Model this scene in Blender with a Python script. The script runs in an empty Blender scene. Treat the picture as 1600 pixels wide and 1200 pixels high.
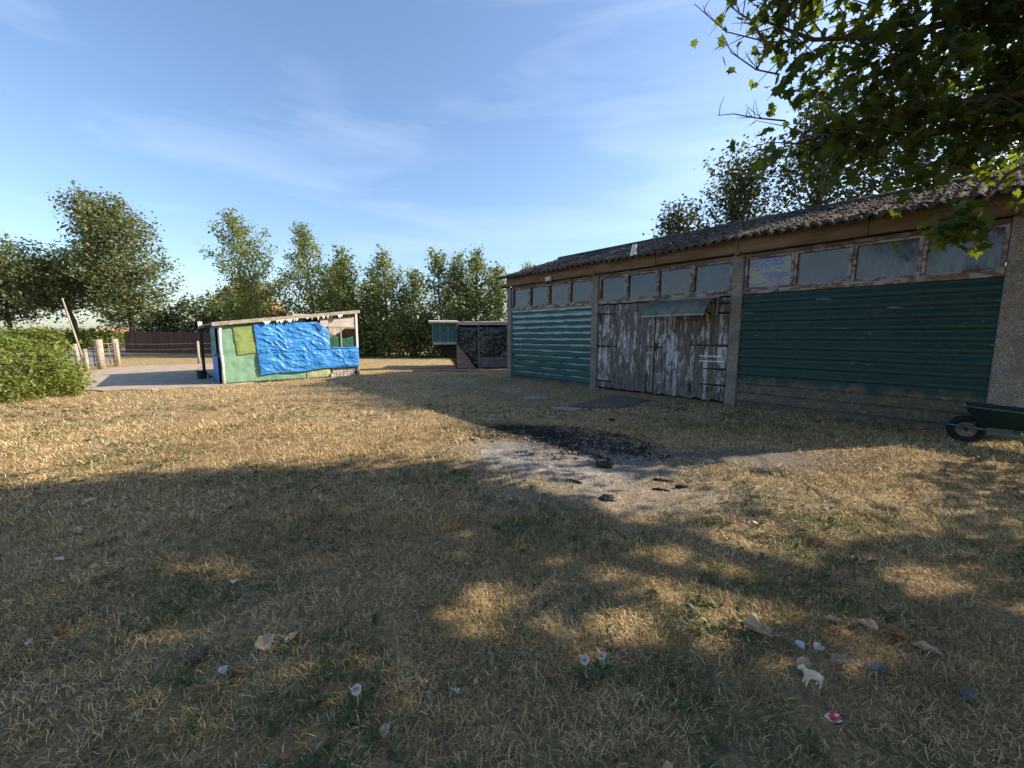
import bpy, math, random
import numpy as np
from mathutils import Vector, Matrix, noise as mn

random.seed(7); RNG = np.random.default_rng(7)
R = math.radians
sc = bpy.context.scene
C = sc.collection

# ---------------------------------------------------------------- camera
cam = bpy.data.cameras.new('camera'); cam.sensor_width = 36; cam.lens = 13.95
cam.clip_start = 0.05; cam.clip_end = 3000
co = bpy.data.objects.new('camera', cam); C.objects.link(co)
co.location = (0, 0, 1.6); co.rotation_euler = (R(90 - 7.0), 0, 0)
sc.camera = co
# ---------------------------------------------------------------- light
SUN = Vector((0.9886 * math.cos(R(30)), 0.1505 * math.cos(R(30)), math.sin(R(30))))
w = bpy.data.worlds.new('World'); sc.world = w; w.use_nodes = True
nt = w.node_tree; nt.nodes.clear()
wo = nt.nodes.new('ShaderNodeOutputWorld'); bg = nt.nodes.new('ShaderNodeBackground')
sky = nt.nodes.new('ShaderNodeTexSky'); sky.sky_type = 'NISHITA'; sky.sun_disc = False
sky.sun_elevation = R(30); sky.sun_rotation = R(81.3); sky.altitude = 50
sky.air_density = 1.1; sky.dust_density = 1.3; sky.ozone_density = 3.5
tc = nt.nodes.new('ShaderNodeTexCoord'); mp = nt.nodes.new('ShaderNodeMapping')
mp.inputs['Rotation'].default_value = (R(8), R(-10), R(50)); mp.inputs['Scale'].default_value = (1.0, 2.4, 7.0)
nz = nt.nodes.new('ShaderNodeTexNoise'); nz.inputs['Scale'].default_value = 1.6; nz.inputs['Detail'].default_value = 7
nz.inputs['Roughness'].default_value = 0.55; nz.inputs['Distortion'].default_value = 0.6
rp = nt.nodes.new('ShaderNodeValToRGB'); rp.color_ramp.elements[0].position = 0.50; rp.color_ramp.elements[1].position = 0.80
rp.color_ramp.elements[1].color = (0.10, 0.10, 0.10, 1)
mx = nt.nodes.new('ShaderNodeMix'); mx.data_type = 'RGBA'; mx.inputs['B'].default_value = (8.0, 8.6, 9.4, 1)
nt.links.new(tc.outputs['Generated'], mp.inputs['Vector']); nt.links.new(mp.outputs[0], nz.inputs['Vector'])
nt.links.new(nz.outputs['Fac'], rp.inputs[0]); nt.links.new(rp.outputs[0], mx.inputs['Factor'])
nt.links.new(sky.outputs[0], mx.inputs['A']); nt.links.new(mx.outputs['Result'], bg.inputs['Color'])
bg.inputs['Strength'].default_value = 0.12
nt.links.new(bg.outputs[0], wo.inputs[0])
sl = bpy.data.lights.new('sun', 'SUN'); sl.energy = 5.0; sl.angle = R(0.55); sl.color = (1.0, 0.85, 0.66)
so = bpy.data.objects.new('sun', sl); C.objects.link(so); so.rotation_euler = SUN.to_track_quat('Z', 'Y').to_euler()
so.location = (30, 5, 25)
sc.view_settings.view_transform = 'Standard'; sc.view_settings.look = 'None'
sc.view_settings.exposure = 1.08; sc.view_settings.gamma = 1.0
sc.cycles.use_denoising = True
try: sc.cycles.denoiser = 'OPENIMAGEDENOISE'
except Exception: pass
sc.cycles.max_bounces = 6; sc.cycles.transparent_max_bounces = 8
sc.cycles.diffuse_bounces = 3; sc.cycles.glossy_bounces = 2; sc.cycles.caustics_reflective = False; sc.cycles.caustics_refractive = False

# ---------------------------------------------------------------- material helpers
class Mt:
    def __init__(s, name, rough=0.85, spec=0.25):
        s.m = bpy.data.materials.new(name); s.m.use_nodes = True
        s.t = s.m.node_tree; s.b = s.t.nodes['Principled BSDF']; s.out = s.t.nodes['Material Output']
        s.b.inputs['Roughness'].default_value = rough; s.b.inputs['Specular IOR Level'].default_value = spec
    def n(s, typ, **kw):
        x = s.t.nodes.new('ShaderNode' + typ)
        for k, v in kw.items():
            if k.startswith('i_'): s.put(x.inputs[k[2:].replace('_', ' ')], v)
            else: setattr(x, k, v)
        return x
    def put(s, sock, v):
        if isinstance(v, bpy.types.NodeSocket): s.t.links.new(v, sock)
        elif isinstance(v, tuple) and len(v) == 3 and sock.type == 'RGBA': sock.default_value = (*v, 1)
        else: sock.default_value = v
    def co(s, kind='obj', sc3=(1, 1, 1), rnd=False):
        if kind == 'obj': o = s.n('TexCoord').outputs['Object']
        else: o = s.n('NewGeometry').outputs['Position']
        if rnd:
            r = s.n('ObjectInfo').outputs['Random']
            v = s.n('VectorMath', operation='SCALE'); v.inputs[0].default_value = (37, 53, 71); s.put(v.inputs['Scale'], r)
            a = s.n('VectorMath', operation='ADD'); s.put(a.inputs[0], o); s.put(a.inputs[1], v.outputs[0]); o = a.outputs[0]
        m_ = s.n('Mapping'); s.put(m_.inputs['Vector'], o); m_.inputs['Scale'].default_value = sc3
        return m_.outputs[0]
    def noise(s, co, scale, detail=5, rough=0.6, dist=0.0):
        x = s.n('TexNoise'); s.put(x.inputs['Vector'], co); x.inputs['Scale'].default_value = scale
        x.inputs['Detail'].default_value = detail; x.inputs['Roughness'].default_value = rough; x.inputs['Distortion'].default_value = dist
        return x.outputs['Fac']
    def vor(s, co, scale, out='Distance', feature='F1'):
        x = s.n('TexVoronoi', feature=feature); s.put(x.inputs['Vector'], co); x.inputs['Scale'].default_value = scale
        return x.outputs[out]
    def step(s, v, a, b, lo=0.0, hi=1.0):
        x = s.n('MapRange'); x.clamp = True; s.put(x.inputs[0], v)
        for i, q in enumerate((a, b, lo, hi)): x.inputs[i + 1].default_value = q
        return x.outputs[0]
    def math(s, op, a, b=0.0):
        x = s.n('Math', operation=op); s.put(x.inputs[0], a); s.put(x.inputs[1], b); return x.outputs[0]
    def mix(s, f, a, b):
        x = s.n('Mix', data_type='RGBA'); s.put(x.inputs['Factor'], f)
        for k, v in (('A', a), ('B', b)):
            s.put(x.inputs[k], v)
        return x.outputs['Result']
    def ramp(s, f, stops):
        x = s.n('ValToRGB'); e = x.color_ramp.elements
        while len(e) < len(stops): e.new(0.5)
        for q, (p, c) in zip(e, stops): q.position = p; q.color = (*c, 1)
        s.put(x.inputs[0], f); return x.outputs[0]
    def col(s, c): s.put(s.b.inputs['Base Color'], c); return s
    def rough(s, v): s.put(s.b.inputs['Roughness'], v); return s
    def bump(s, h, strength=0.4, dist=0.01):
        x = s.n('Bump'); x.inputs['Strength'].default_value = strength; x.inputs['Distance'].default_value = dist
        s.put(x.inputs['Height'], h); s.put(s.b.inputs['Normal'], x.outputs[0]); return s
    def sep(s, co):
        x = s.n('SeparateXYZ'); s.put(x.inputs[0], co); return x.outputs

M = {}
def simple(name, a, b, scale=6, sc3=(1, 1, 1), rough=0.85, bump=0.3, bd=0.004, rnd=True, spec=0.25, lo=0.35, hi=0.65):
    m = Mt(name, rough, spec); co = m.co('obj', sc3, rnd); f = m.noise(co, scale, 6, 0.65)
    m.col(m.ramp(f, [(lo, a), (hi, b)]))
    if bump: m.bump(f, bump, bd)
    M[name] = m.m; return m

simple('weathered_wood', (0.16, 0.13, 0.10), (0.34, 0.29, 0.23), 9, (1, 1, 0.12))
simple('post_wood', (0.20, 0.17, 0.13), (0.40, 0.35, 0.28), 14, (1, 1, 0.15))
simple('brown_beam', (0.10, 0.06, 0.035), (0.22, 0.145, 0.085), 5, (0.2, 1, 1))
simple('pale_board', (0.36, 0.32, 0.27), (0.56, 0.52, 0.46), 6, (0.3, 1, 1))
simple('brown_board', (0.20, 0.14, 0.11), (0.33, 0.25, 0.20), 6, (0.3, 1, 1))
simple('dark_board', (0.025, 0.02, 0.018), (0.05, 0.04, 0.035), 6)
simple('fence_brown', (0.10, 0.045, 0.032), (0.17, 0.08, 0.055), 3, (1, 1, .2))
simple('iron', (0.012, 0.012, 0.013), (0.035, 0.028, 0.024), 20, rough=0.6)
simple('rusty_bar', (0.12, 0.085, 0.06), (0.25, 0.20, 0.15), 20)
simple('pale_wrap', (0.50, 0.48, 0.44), (0.74, 0.72, 0.68), 12)
simple('felt', (0.20, 0.17, 0.14), (0.40, 0.35, 0.30), 7)
simple('mat', (0.07, 0.058, 0.048), (0.15, 0.125, 0.105), 9, bump=0.5)
simple('concrete_drive', (0.24, 0.19, 0.14), (0.42, 0.35, 0.27), 2.2, bump=0.25, lo=.25, hi=.75)
simple('road', (0.15, 0.145, 0.14), (0.24, 0.23, 0.22), 3, bump=0.2)
simple('slab', (0.30, 0.28, 0.25), (0.48, 0.46, 0.42), 6)
simple('stone', (0.17, 0.145, 0.12), (0.33, 0.29, 0.25), 5)
simple('brick_red', (0.16, 0.10, 0.075), (0.30, 0.22, 0.17), 12)
simple('charcoal', (0.006, 0.006, 0.006), (0.03, 0.028, 0.027), 30, bump=0.6)
simple('bark', (0.07, 0.055, 0.04), (0.17, 0.14, 0.11), 9, (1, 1, .3), bump=0.6, bd=.02)
simple('twig', (0.09, 0.065, 0.045), (0.19, 0.15, 0.11), 20)
simple('house_wall', (0.55, 0.50, 0.42), (0.68, 0.62, 0.54), 1)
simple('house_tile', (0.20, 0.10, 0.06), (0.34, 0.19, 0.11), 4)
simple('orange_tile', (0.55, 0.16, 0.07), (0.68, 0.24, 0.12), 1)
simple('rubber', (0.010, 0.010, 0.011), (0.022, 0.022, 0.022), 20, rough=0.8)
simple('barrow_green', (0.005, 0.014, 0.013), (0.010, 0.026, 0.023), 8, rough=0.4, spec=0.5, bump=0.1)
simple('barrow_tube', (0.02, 0.07, 0.06), (0.05, 0.12, 0.10), 8, rough=0.35, spec=0.5, bump=0.1)
simple('plastic_white', (0.60, 0.60, 0.58), (0.78, 0.78, 0.76), 9, rough=0.45)
simple('slate', (0.07, 0.07, 0.072), (0.14, 0.138, 0.14), 9)
simple('toy_cream', (0.50, 0.40, 0.28), (0.66, 0.56, 0.42), 30, rough=0.5, bump=0.1)
simple('dry_leaf_pale', (0.26, 0.19, 0.12), (0.52, 0.42, 0.29), 22)
simple('dry_leaf_brown', (0.20, 0.10, 0.05), (0.36, 0.20, 0.10), 30)
simple('paper', (0.40, 0.40, 0.40), (0.62, 0.62, 0.61), 30)
simple('paper_red', (0.5, 0.08, 0.09), (0.72, 0.70, 0.70), 25, lo=.48, hi=.52)
simple('seed_fluff', (0.66, 0.66, 0.64), (0.82, 0.82, 0.80), 60)
simple('glass_dark', (0.02, 0.025, 0.03), (0.03, 0.035, 0.04), 3, rough=0.1, bump=0, spec=0.5)
simple('black_frame', (0.015, 0.015, 0.018), (0.035, 0.035, 0.04), 8, rough=.6)

def sheet(name, a, b, scale, rough, trans=0.0, alpha=None, wv=None, spec=.4):
    m = Mt(name, rough, spec); co = m.co('obj', (1, 1, 1), True)
    f = m.noise(co, scale, 5, .6); c = m.ramp(f, [(.35, a), (.65, b)]); m.col(c)
    h = f
    if wv:
        x, y, z = m.sep(m.co('obj'))[:3]
        g1 = m.math('SINE', m.math('MULTIPLY', x, wv)); g2 = m.math('SINE', m.math('MULTIPLY', z, wv))
        h = m.math('ADD', m.math('MULTIPLY', g1, g2), f)
    m.bump(h, .25, .003)
    sh = m.b.outputs[0]
    if trans:
        t = m.n('BsdfTranslucent'); m.put(t.inputs['Color'], c); mm = m.n('MixShader'); mm.inputs[0].default_value = trans
        m.t.links.new(sh, mm.inputs[1]); m.t.links.new(t.outputs[0], mm.inputs[2]); sh = mm.outputs[0]
    if alpha is not None:
        t = m.n('BsdfTransparent'); mm = m.n('MixShader'); mm.inputs[0].default_value = alpha
        m.t.links.new(t.outputs[0], mm.inputs[1]); m.t.links.new(sh, mm.inputs[2]); sh = mm.outputs[0]
    m.t.links.new(sh, m.out.inputs[0]); M[name] = m.m
sheet('blue_tarp', (0.03, 0.20, 0.56), (0.06, 0.30, 0.70), 2.5, .42, .12)
sheet('dark_blue_tarp', (0.02, 0.09, 0.30), (0.05, 0.16, 0.45), 3, .5, .15)
sheet('green_net', (0.14, 0.30, 0.20), (0.26, 0.42, 0.30), 3.5, .8, .15, wv=90)
sheet('lime_net', (0.18, 0.27, 0.07), (0.28, 0.36, 0.12), 4, .8, .15, wv=90)
sheet('olive_net', (0.26, 0.30, 0.15), (0.38, 0.40, 0.24), 5, .8, .1, wv=90)
sheet('sheer_green_net', (0.03, 0.14, 0.08), (0.05, 0.20, 0.12), 4, .8, .2, alpha=.55)
sheet('black_plastic', (0.010, 0.010, 0.013), (0.022, 0.022, 0.026), 5, .24, 0, spec=.6)
sheet('grey_plastic', (0.07, 0.075, 0.08), (0.13, 0.135, 0.14), 4, .4)
sheet('cabinet_green', (0.06, 0.22, 0.19), (0.10, 0.30, 0.26), 8, .6)
sheet('cabinet_mesh', (0.05, 0.13, 0.12), (0.08, 0.18, 0.17), 8, .7, alpha=.75)
sheet('canopy_plastic', (0.10, 0.13, 0.10), (0.22, 0.25, 0.20), 6, .35, .3)

def leafmat(name, a, b, tr=0.35, rough=.5, warm=(1.5, 1.35, .5)):
    m = Mt(name, rough, .35)
    at = m.n('Attribute', attribute_name='var').outputs['Fac']
    c = m.ramp(at, [(0, a), (1, b)]); m.col(c)
    t = m.n('BsdfTranslucent'); tm = m.n('Mix', data_type='RGBA', blend_type='MULTIPLY'); tm.inputs['Factor'].default_value = 1
    m.put(tm.inputs['A'], c); tm.inputs['B'].default_value = (*warm, 1); m.put(t.inputs['Color'], tm.outputs['Result'])
    mm = m.n('MixShader'); mm.inputs[0].default_value = tr
    m.t.links.new(m.b.outputs[0], mm.inputs[1]); m.t.links.new(t.outputs[0], mm.inputs[2]); m.t.links.new(mm.outputs[0], m.out.inputs[0])
    M[name] = m.m
leafmat('leaf_maple', (0.030, 0.056, 0.015), (0.09, 0.13, 0.03), .5, .45, (2.0, 1.8, .5))
leafmat('leaf_row', (0.080, 0.125, 0.040), (0.23, 0.27, 0.10), .38)
leafmat('leaf_dark', (0.045, 0.068, 0.026), (0.11, 0.13, 0.05), .25)
leafmat('leaf_far', (0.075, 0.10, 0.042), (0.17, 0.20, 0.09), .3)
leafmat('leaf_bush', (0.08, 0.13, 0.025), (0.24, 0.27, 0.06), .3)
leafmat('leaf_weed', (0.035, 0.065, 0.022), (0.10, 0.14, 0.05), .25)
def grassmat():
    m = Mt('grass_blades', .8, .15); at = m.n('Attribute', attribute_name='var').outputs['Fac']
    c = m.ramp(at, [(0, (0.12, .08, .042)), (.25, (.34, .24, .12)), (.5, (.58, .43, .22)), (.7, (.74, .60, .36)), (.72, (.055, .075, .022)), (1, (.14, .18, .06))])
    m.col(c); M['grass'] = m.m
grassmat()

# ---------------------------------------------------------------- geometry helpers
class MB:
    def __init__(s): s.v = []; s.f = []
    def add(s, vs, fs):
        o = len(s.v); s.v += [tuple(p) for p in vs]; s.f += [[i + o for i in f] for f in fs]; return s
    def box(s, lo, hi, rot=None, c=None):
        x0, y0, z0 = lo; x1, y1, z1 = hi
        vs = [Vector(p) for p in ((x0,y0,z0),(x1,y0,z0),(x1,y1,z0),(x0,y1,z0),(x0,y0,z1),(x1,y0,z1),(x1,y1,z1),(x0,y1,z1))]
        if rot is not None:
            c = Vector(c) if c else sum(vs, Vector()) / 8
            vs = [c + rot @ (p - c) for p in vs]
        return s.add(vs, [[0,3,2,1],[4,5,6,7],[0,1,5,4],[1,2,6,5],[2,3,7,6],[3,0,4,7]])
    def tube(s, pts, r, n=6, cap=True):
        pts = [Vector(p) for p in pts]; rs = r if isinstance(r, (list, tuple)) else [r] * len(pts)
        vs = []; fs = []
        up = None
        for i, p in enumerate(pts):
            d = (pts[min(i + 1, len(pts) - 1)] - pts[max(i - 1, 0)]).normalized()
            a = up if up is not None else (Vector((0, 0, 1)) if abs(d.z) < .9 else Vector((1, 0, 0)))
            u = (a - d * a.dot(d)).normalized(); up = u; v = d.cross(u)
            for k in range(n):
                t = 2 * math.pi * k / n; vs.append(p + (u * math.cos(t) + v * math.sin(t)) * rs[i])
        for i in range(len(pts) - 1):
            for k in range(n):
                a = i * n + k; b = i * n + (k + 1) % n; fs.append([a, b, b + n, a + n])
        if cap: fs.append(list(range(n))[::-1]); fs.append([len(vs) - n + k for k in range(n)])
        return s.add(vs, fs)
    def grid(s, fn, nu, nv):
        vs = [fn(i / nu, j / nv) for j in range(nv + 1) for i in range(nu + 1)]
        fs = [[j * (nu + 1) + i, j * (nu + 1) + i + 1, (j + 1) * (nu + 1) + i + 1, (j + 1) * (nu + 1) + i] for j in range(nv) for i in range(nu)]
        return s.add(vs, fs)
    def prism(s, poly, d):
        n = len(poly); d = Vector(d); a = [Vector(p) for p in poly]; b = [p + d for p in a]
        return s.add(a + b, [list(range(n))[::-1], [n + i for i in range(n)]] + [[i, (i + 1) % n, n + (i + 1) % n, n + i] for i in range(n)])
    def mesh(s, name):
        me = bpy.data.meshes.new(name); me.from_pydata(s.v, [], s.f); me.update(); return me
    def build(s, name, mat, parent=None, smooth=False, bev=0.0, solid=0.0, loc=None):
        o = bpy.data.objects.new(name, s.mesh(name)); C.objects.link(o)
        o.data.materials.append(M[mat])
        if parent: o.parent = parent
        if loc: o.location = loc
        if smooth: o.data.polygons.foreach_set('use_smooth', [True] * len(o.data.polygons))
        if solid: q = o.modifiers.new('solid', 'SOLIDIFY'); q.thickness = solid; q.offset = 0
        if bev: q = o.modifiers.new('bev', 'BEVEL'); q.width = bev; q.segments = 1; q.limit_method = 'ANGLE'
        return o
def link_copy(src, parent, loc=None, rot=None, scale=None):
    o = src.copy(); C.objects.link(o); o.parent = parent
    if loc is not None: o.location = loc
    if rot is not None: o.rotation_euler = rot
    if scale is not None: o.scale = scale
    return o
def tag(o, label=None, cat=None, group=None, kind=None):
    for k, v in (('label', label), ('category', cat), ('group', group), ('kind', kind)):
        if v: o[k] = v
    return o
def thing(name, label, cat, loc, rz=0, group=None):
    o = bpy.data.objects.new(name, None); C.objects.link(o); o.empty_display_size = .1
    o.location = loc; o.rotation_euler = (0, 0, rz); return tag(o, label, cat, group)
def gz(x, y):
    s_, c_ = np.sin, np.cos
    return .012 * s_(1.3 * x + .7) * c_(1.1 * y) + .008 * s_(2.9 * x + 1.7 * y) + .004 * s_(5.3 * x - 4.1 * y)

def inst(name, tv, tf, P, Rm, S, mat, parent=None, var=None, smooth=False):
    tv = np.asarray(tv, float); N = len(P); nv = len(tv)
    V = np.einsum('nij,nvj->nvi', Rm, tv[None] * (np.full((N, 1, 1), S) if np.ndim(S) == 0 else np.asarray(S).reshape(N, 1, -1))) + np.asarray(P)[:, None, :]
    lt = np.array([len(f) for f in tf]); fl = np.concatenate([np.asarray(f) for f in tf]); L = len(fl)
    loops = (fl[None] + (np.arange(N) * nv)[:, None]).ravel()
    starts = (np.concatenate([[0], np.cumsum(lt)[:-1]])[None] + (np.arange(N) * L)[:, None]).ravel()
    me = bpy.data.meshes.new(name)
    me.vertices.add(N * nv); me.vertices.foreach_set('co', V.astype(np.float32).ravel())
    me.loops.add(N * L); me.loops.foreach_set('vertex_index', loops.astype(np.int32))
    me.polygons.add(N * len(tf)); me.polygons.foreach_set('loop_start', starts.astype(np.int32))
    if smooth: me.polygons.foreach_set('use_smooth', np.ones(N * len(tf), bool))
    if var is None: var = RNG.random(N)
    at = me.attributes.new('var', 'FLOAT', 'FACE'); at.data.foreach_set('value', np.repeat(var, len(tf)).astype(np.float32))
    me.update(calc_edges=True)
    me.materials.append(M[mat]); o = bpy.data.objects.new(name, me); C.objects.link(o)
    if parent: o.parent = parent
    return o
def unit(a): return a / np.maximum(np.linalg.norm(a, axis=-1, keepdims=True), 1e-9)
def frames(d, nrm):
    d = unit(d); x = unit(np.cross(d, nrm)); z = np.cross(x, d); return np.stack([x, d, z], -1)
LEAF = ([(0, 0, 0), (-.32, .45, .10), (0, 1, -.06), (.32, .45, .10)], [[0, 3, 2], [0, 2, 1]])
_h = [(0, 0, 0), (.16, -.06, .02), (.44, .02, .05), (.33, .17, .04), (.60, .40, .02), (.36, .43, .04), (.31, .62, .02), (.13, .60, .03), (0, 1.0, -.10)]
MAPLE = (_h + [(-x, y, z) for x, y, z in _h[1:-1]], [[0, 1, 2, 3, 4, 5, 6, 7, 8], [0, 8, 15, 14, 13, 12, 11, 10, 9]])

def leaves(name, cen, k, sig, size, mat, parent, shape=LEAF, droop=-.1, sizevar=.3):
    cen = np.asarray(cen, float); N = len(cen) * k
    P = np.repeat(cen, k, 0) + RNG.normal(0, 1, (N, 3)) * sig
    d = RNG.normal(0, 1, (N, 3)); d[:, 2] = d[:, 2] * .6 + droop
    nrm = RNG.normal(0, 1, (N, 3)) * .7; nrm[:, 2] += .8
    clump = np.repeat(RNG.random(len(cen)), k)
    return inst(name, *shape, P, frames(d, nrm), size * (1 + sizevar * RNG.normal(0, 1, N).clip(-2, 2)), mat, parent, .5 * clump + .5 * RNG.random(N))

def grow(h, rad, prof, cb, nl, el, lean=(0, 0), seed=0, tr=.15, sweep=(0, 0), curl=.10, tight=.16):
    """trunk + limbs; returns MB of wood and leaf cluster centres, local to the tree's foot"""
    rg = random.Random(seed); wood = MB(); cen = []
    def tp(u): return Vector((lean[0] * u * u, lean[1] * u * u, h * u))
    tpts = [tp(i / 8) + Vector((rg.gauss(0, .02) * h * .3, rg.gauss(0, .02) * h * .3, 0)) * (1 if 0 < i < 8 else 0) for i in range(9)]
    wood.tube(tpts, [tr * (1 - .9 * i / 8) + .01 for i in range(9)], 7)
    for i in range(nl):
        u = cb + (0.98 - cb) * ((i + rg.random()) / nl)
        p = tp(u); az = i * 2.4 + rg.uniform(-.6, .6); L = rad * prof(u) * rg.uniform(.6, 1.2); e = R(el(u) + rg.uniform(-12, 12))
        d = Vector((math.cos(az) * math.cos(e), math.sin(az) * math.cos(e), math.sin(e)))
        pts = []; q = p.copy()
        for k in range(5):
            pts.append(q.copy()); d2 = (d + Vector((sweep[0], sweep[1], curl)) * k * .25 + Vector((rg.gauss(0, .1), rg.gauss(0, .1), rg.gauss(0, .1)))).normalized(); q += d2 * L / 4
        wood.tube(pts, [max(.012, tr * .35 * (1 - u * .7) * (1 - .8 * k / 4)) for k in range(5)], 4, False)
        nc = max(3, int(L * 6))
        for k in range(nc):
            s_ = .2 + .8 * (k + rg.random()) / nc; j = min(3, int(s_ * 4)); t = s_ * 4 - j
            b = pts[j].lerp(pts[j + 1], min(t, 1)); sp = tight * L * (1.15 - s_) + .05
            cen.append(b + Vector((rg.gauss(0, sp), rg.gauss(0, sp), rg.gauss(0, sp * .8))))
    return wood, np.array([tuple(c) for c in cen])

def tree(name, label, loc, h, rad, prof, cb, nl, el, leaf=.16, k=7, mat='leaf_row', seed=0, lean=(0, 0), tr=.15, sig=.22, sweep=(0, 0), group=None, cat='tree', curl=.10, tight=.16):
    t = thing(name, label, cat, (loc[0], loc[1], -.05), 0, group)
    wood, cen = grow(h, rad, prof, cb, nl, el, lean, seed, tr, sweep, curl, tight)
    wood.build('trunk', 'bark', t, True)
    leaves('crown', cen, k, sig, leaf, mat, t)
    return t
def shrub(name, label, loc, rx, ry, h, n, leaf, mat, seed=0, cat='shrub', group=None, k=4, stem=True):
    t = thing(name, label, cat, (loc[0], loc[1], -.03), 0, group); rg = random.Random(seed)
    cen = []
    while len(cen) < n:
        x, y, z = rg.uniform(-1, 1), rg.uniform(-1, 1), rg.random()
        r = math.sqrt(x * x + y * y + (max(0, z - .35) / .65) ** 2.4)
        lim = .92 + .22 * mn.noise((x * 2.1 + seed, y * 2.1, z * 2.5))
        if lim * .62 < r < lim or (r < lim and rg.random() < .12): cen.append((x * rx, y * ry, z * h + .02))
    leaves('foliage', cen, k, leaf * .8, leaf, mat, t, droop=.1)
    if stem:
        w_ = MB()
        for i in range(7):
            a = rg.uniform(0, 6.3); w_.tube([(.1 * math.cos(a) * rx, .1 * math.sin(a) * ry, 0), (.35 * math.cos(a) * rx, .35 * math.sin(a) * ry, .5 * h), (.6 * math.cos(a) * rx, .6 * math.sin(a) * ry, .85 * h)], [.03, .02, .008], 5)
        w_.build('stem', 'bark', t, True)
    return t

# ================================================================ THE SETTING
def ground_mat():
    m = Mt('ground_dry_grass', .95, .1); p = m.co('geo')
    x, y = m.sep(p)[0], m.sep(p)[1]
    n1 = m.noise(p, .55, 6, .6); n2 = m.noise(p, 7, 6, .7); n3 = m.noise(p, 38, 4, .7); n4 = m.noise(p, 1.9, 5, .65, .4)
    straw = m.ramp(n3, [(.28, (.17, .118, .062)), (.5, (.36, .262, .135)), (.72, (.55, .42, .24))])
    soil = m.ramp(n2, [(.3, (.13, .10, .075)), (.7, (.29, .235, .18))])
    c = m.mix(m.math('MULTIPLY', m.step(n2, .50, .66), .55), straw, soil)
    green = m.ramp(n3, [(.3, (.045, .055, .018)), (.7, (.15, .165, .06))])
    gm = m.math('MULTIPLY', m.step(n4, .52, .68), m.step(n2, .40, .58)); c = m.mix(m.math('MULTIPLY', gm, .8), c, green)
    # farther lawn and verges are a little greener
    fg = m.math('MULTIPLY', m.step(y, 17, 32), m.step(n4, .40, .62)); c = m.mix(m.math('MULTIPLY', fg, .65), c, (.17, .175, .065))
    def ell(cx, cy, ang, a, b, amp=.55, soft=.35):
        dx = m.math('SUBTRACT', x, cx); dy = m.math('SUBTRACT', y, cy); ca, sa = math.cos(ang), math.sin(ang)
        u = m.math('DIVIDE', m.math('ADD', m.math('MULTIPLY', dx, ca), m.math('MULTIPLY', dy, sa)), a)
        v = m.math('DIVIDE', m.math('SUBTRACT', m.math('MULTIPLY', dy, ca), m.math('MULTIPLY', dx, sa)), b)
        r = m.math('SQRT', m.math('ADD', m.math('MULTIPLY', u, u), m.math('MULTIPLY', v, v)))
        r = m.math('ADD', r, m.math('MULTIPLY', m.math('SUBTRACT', n4, .5), amp * 2))
        r = m.math('ADD', r, m.math('MULTIPLY', m.math('SUBTRACT', n2, .5), amp * 2))
        return m.step(r, 1 + soft, 1 - soft)
    pale = m.ramp(n3, [(.3, (.24, .19, .145)), (.7, (.46, .39, .31))])
    c = m.mix(m.math('MULTIPLY', ell(1.2, 3.9, -.1, 1.5, .75), .8), c, pale)
    c = m.mix(m.math('MULTIPLY', ell(-.4, 11.2, -.8, 2.2, .8), .55), c, soil)
    c = m.mix(m.math('MULTIPLY', ell(3.0, 5.1, -.05, 1.8, .55), .8), c, m.ramp(n2, [(.3, (.10, .09, .085)), (.7, (.26, .24, .22))]))
    ash = m.ramp(n2, [(.34, (.09, .085, .08)), (.48, (.30, .28, .265)), (.62, (.72, .70, .67))])
    c = m.mix(ell(.75, 5.2, -.25, 1.35, .95), c, ash)
    blk = m.math('MAXIMUM', m.math('MULTIPLY', ell(.45, 6.30, -.50, 1.75, .62, .7), m.step(n2, .36, .46)), m.math('MULTIPLY', ell(1.1, 5.35, -.3, 1.3, .75, .8), m.step(n2, .47, .53)))
    c = m.mix(blk, c, m.ramp(n3, [(.3, (.006, .006, .006)), (.75, (.05, .045, .04))]))
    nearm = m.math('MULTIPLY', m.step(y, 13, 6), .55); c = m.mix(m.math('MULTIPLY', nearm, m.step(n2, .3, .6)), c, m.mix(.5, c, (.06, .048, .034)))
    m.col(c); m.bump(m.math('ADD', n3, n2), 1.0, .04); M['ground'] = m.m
ground_mat()
def axis(mx, near, n1, n2):
    a = np.linspace(0, near, n1); b = near * (mx / near) ** (np.arange(1, n2 + 1) / n2); p = np.concatenate([a, b]); return np.concatenate([-p[:0:-1], p])
ax = axis(900, 16, 100, 26)
gx, gy = np.meshgrid(ax, ax + 3, indexing='xy'); n_ = len(ax)
gzz = gz(gx, gy) * np.clip(1.5 - np.hypot(gx, gy) / 40, 0, 1)
g = MB(); g.v = list(zip(gx.ravel().tolist(), gy.ravel().tolist(), gzz.ravel().tolist()))
g.f = [[j * n_ + i, j * n_ + i + 1, (j + 1) * n_ + i + 1, (j + 1) * n_ + i] for j in range(n_ - 1) for i in range(n_ - 1)]
tag(g.build('ground', 'ground', None, True), 'dry yellow lawn with bare soil, ash and weeds', None, None, 'structure')
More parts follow.
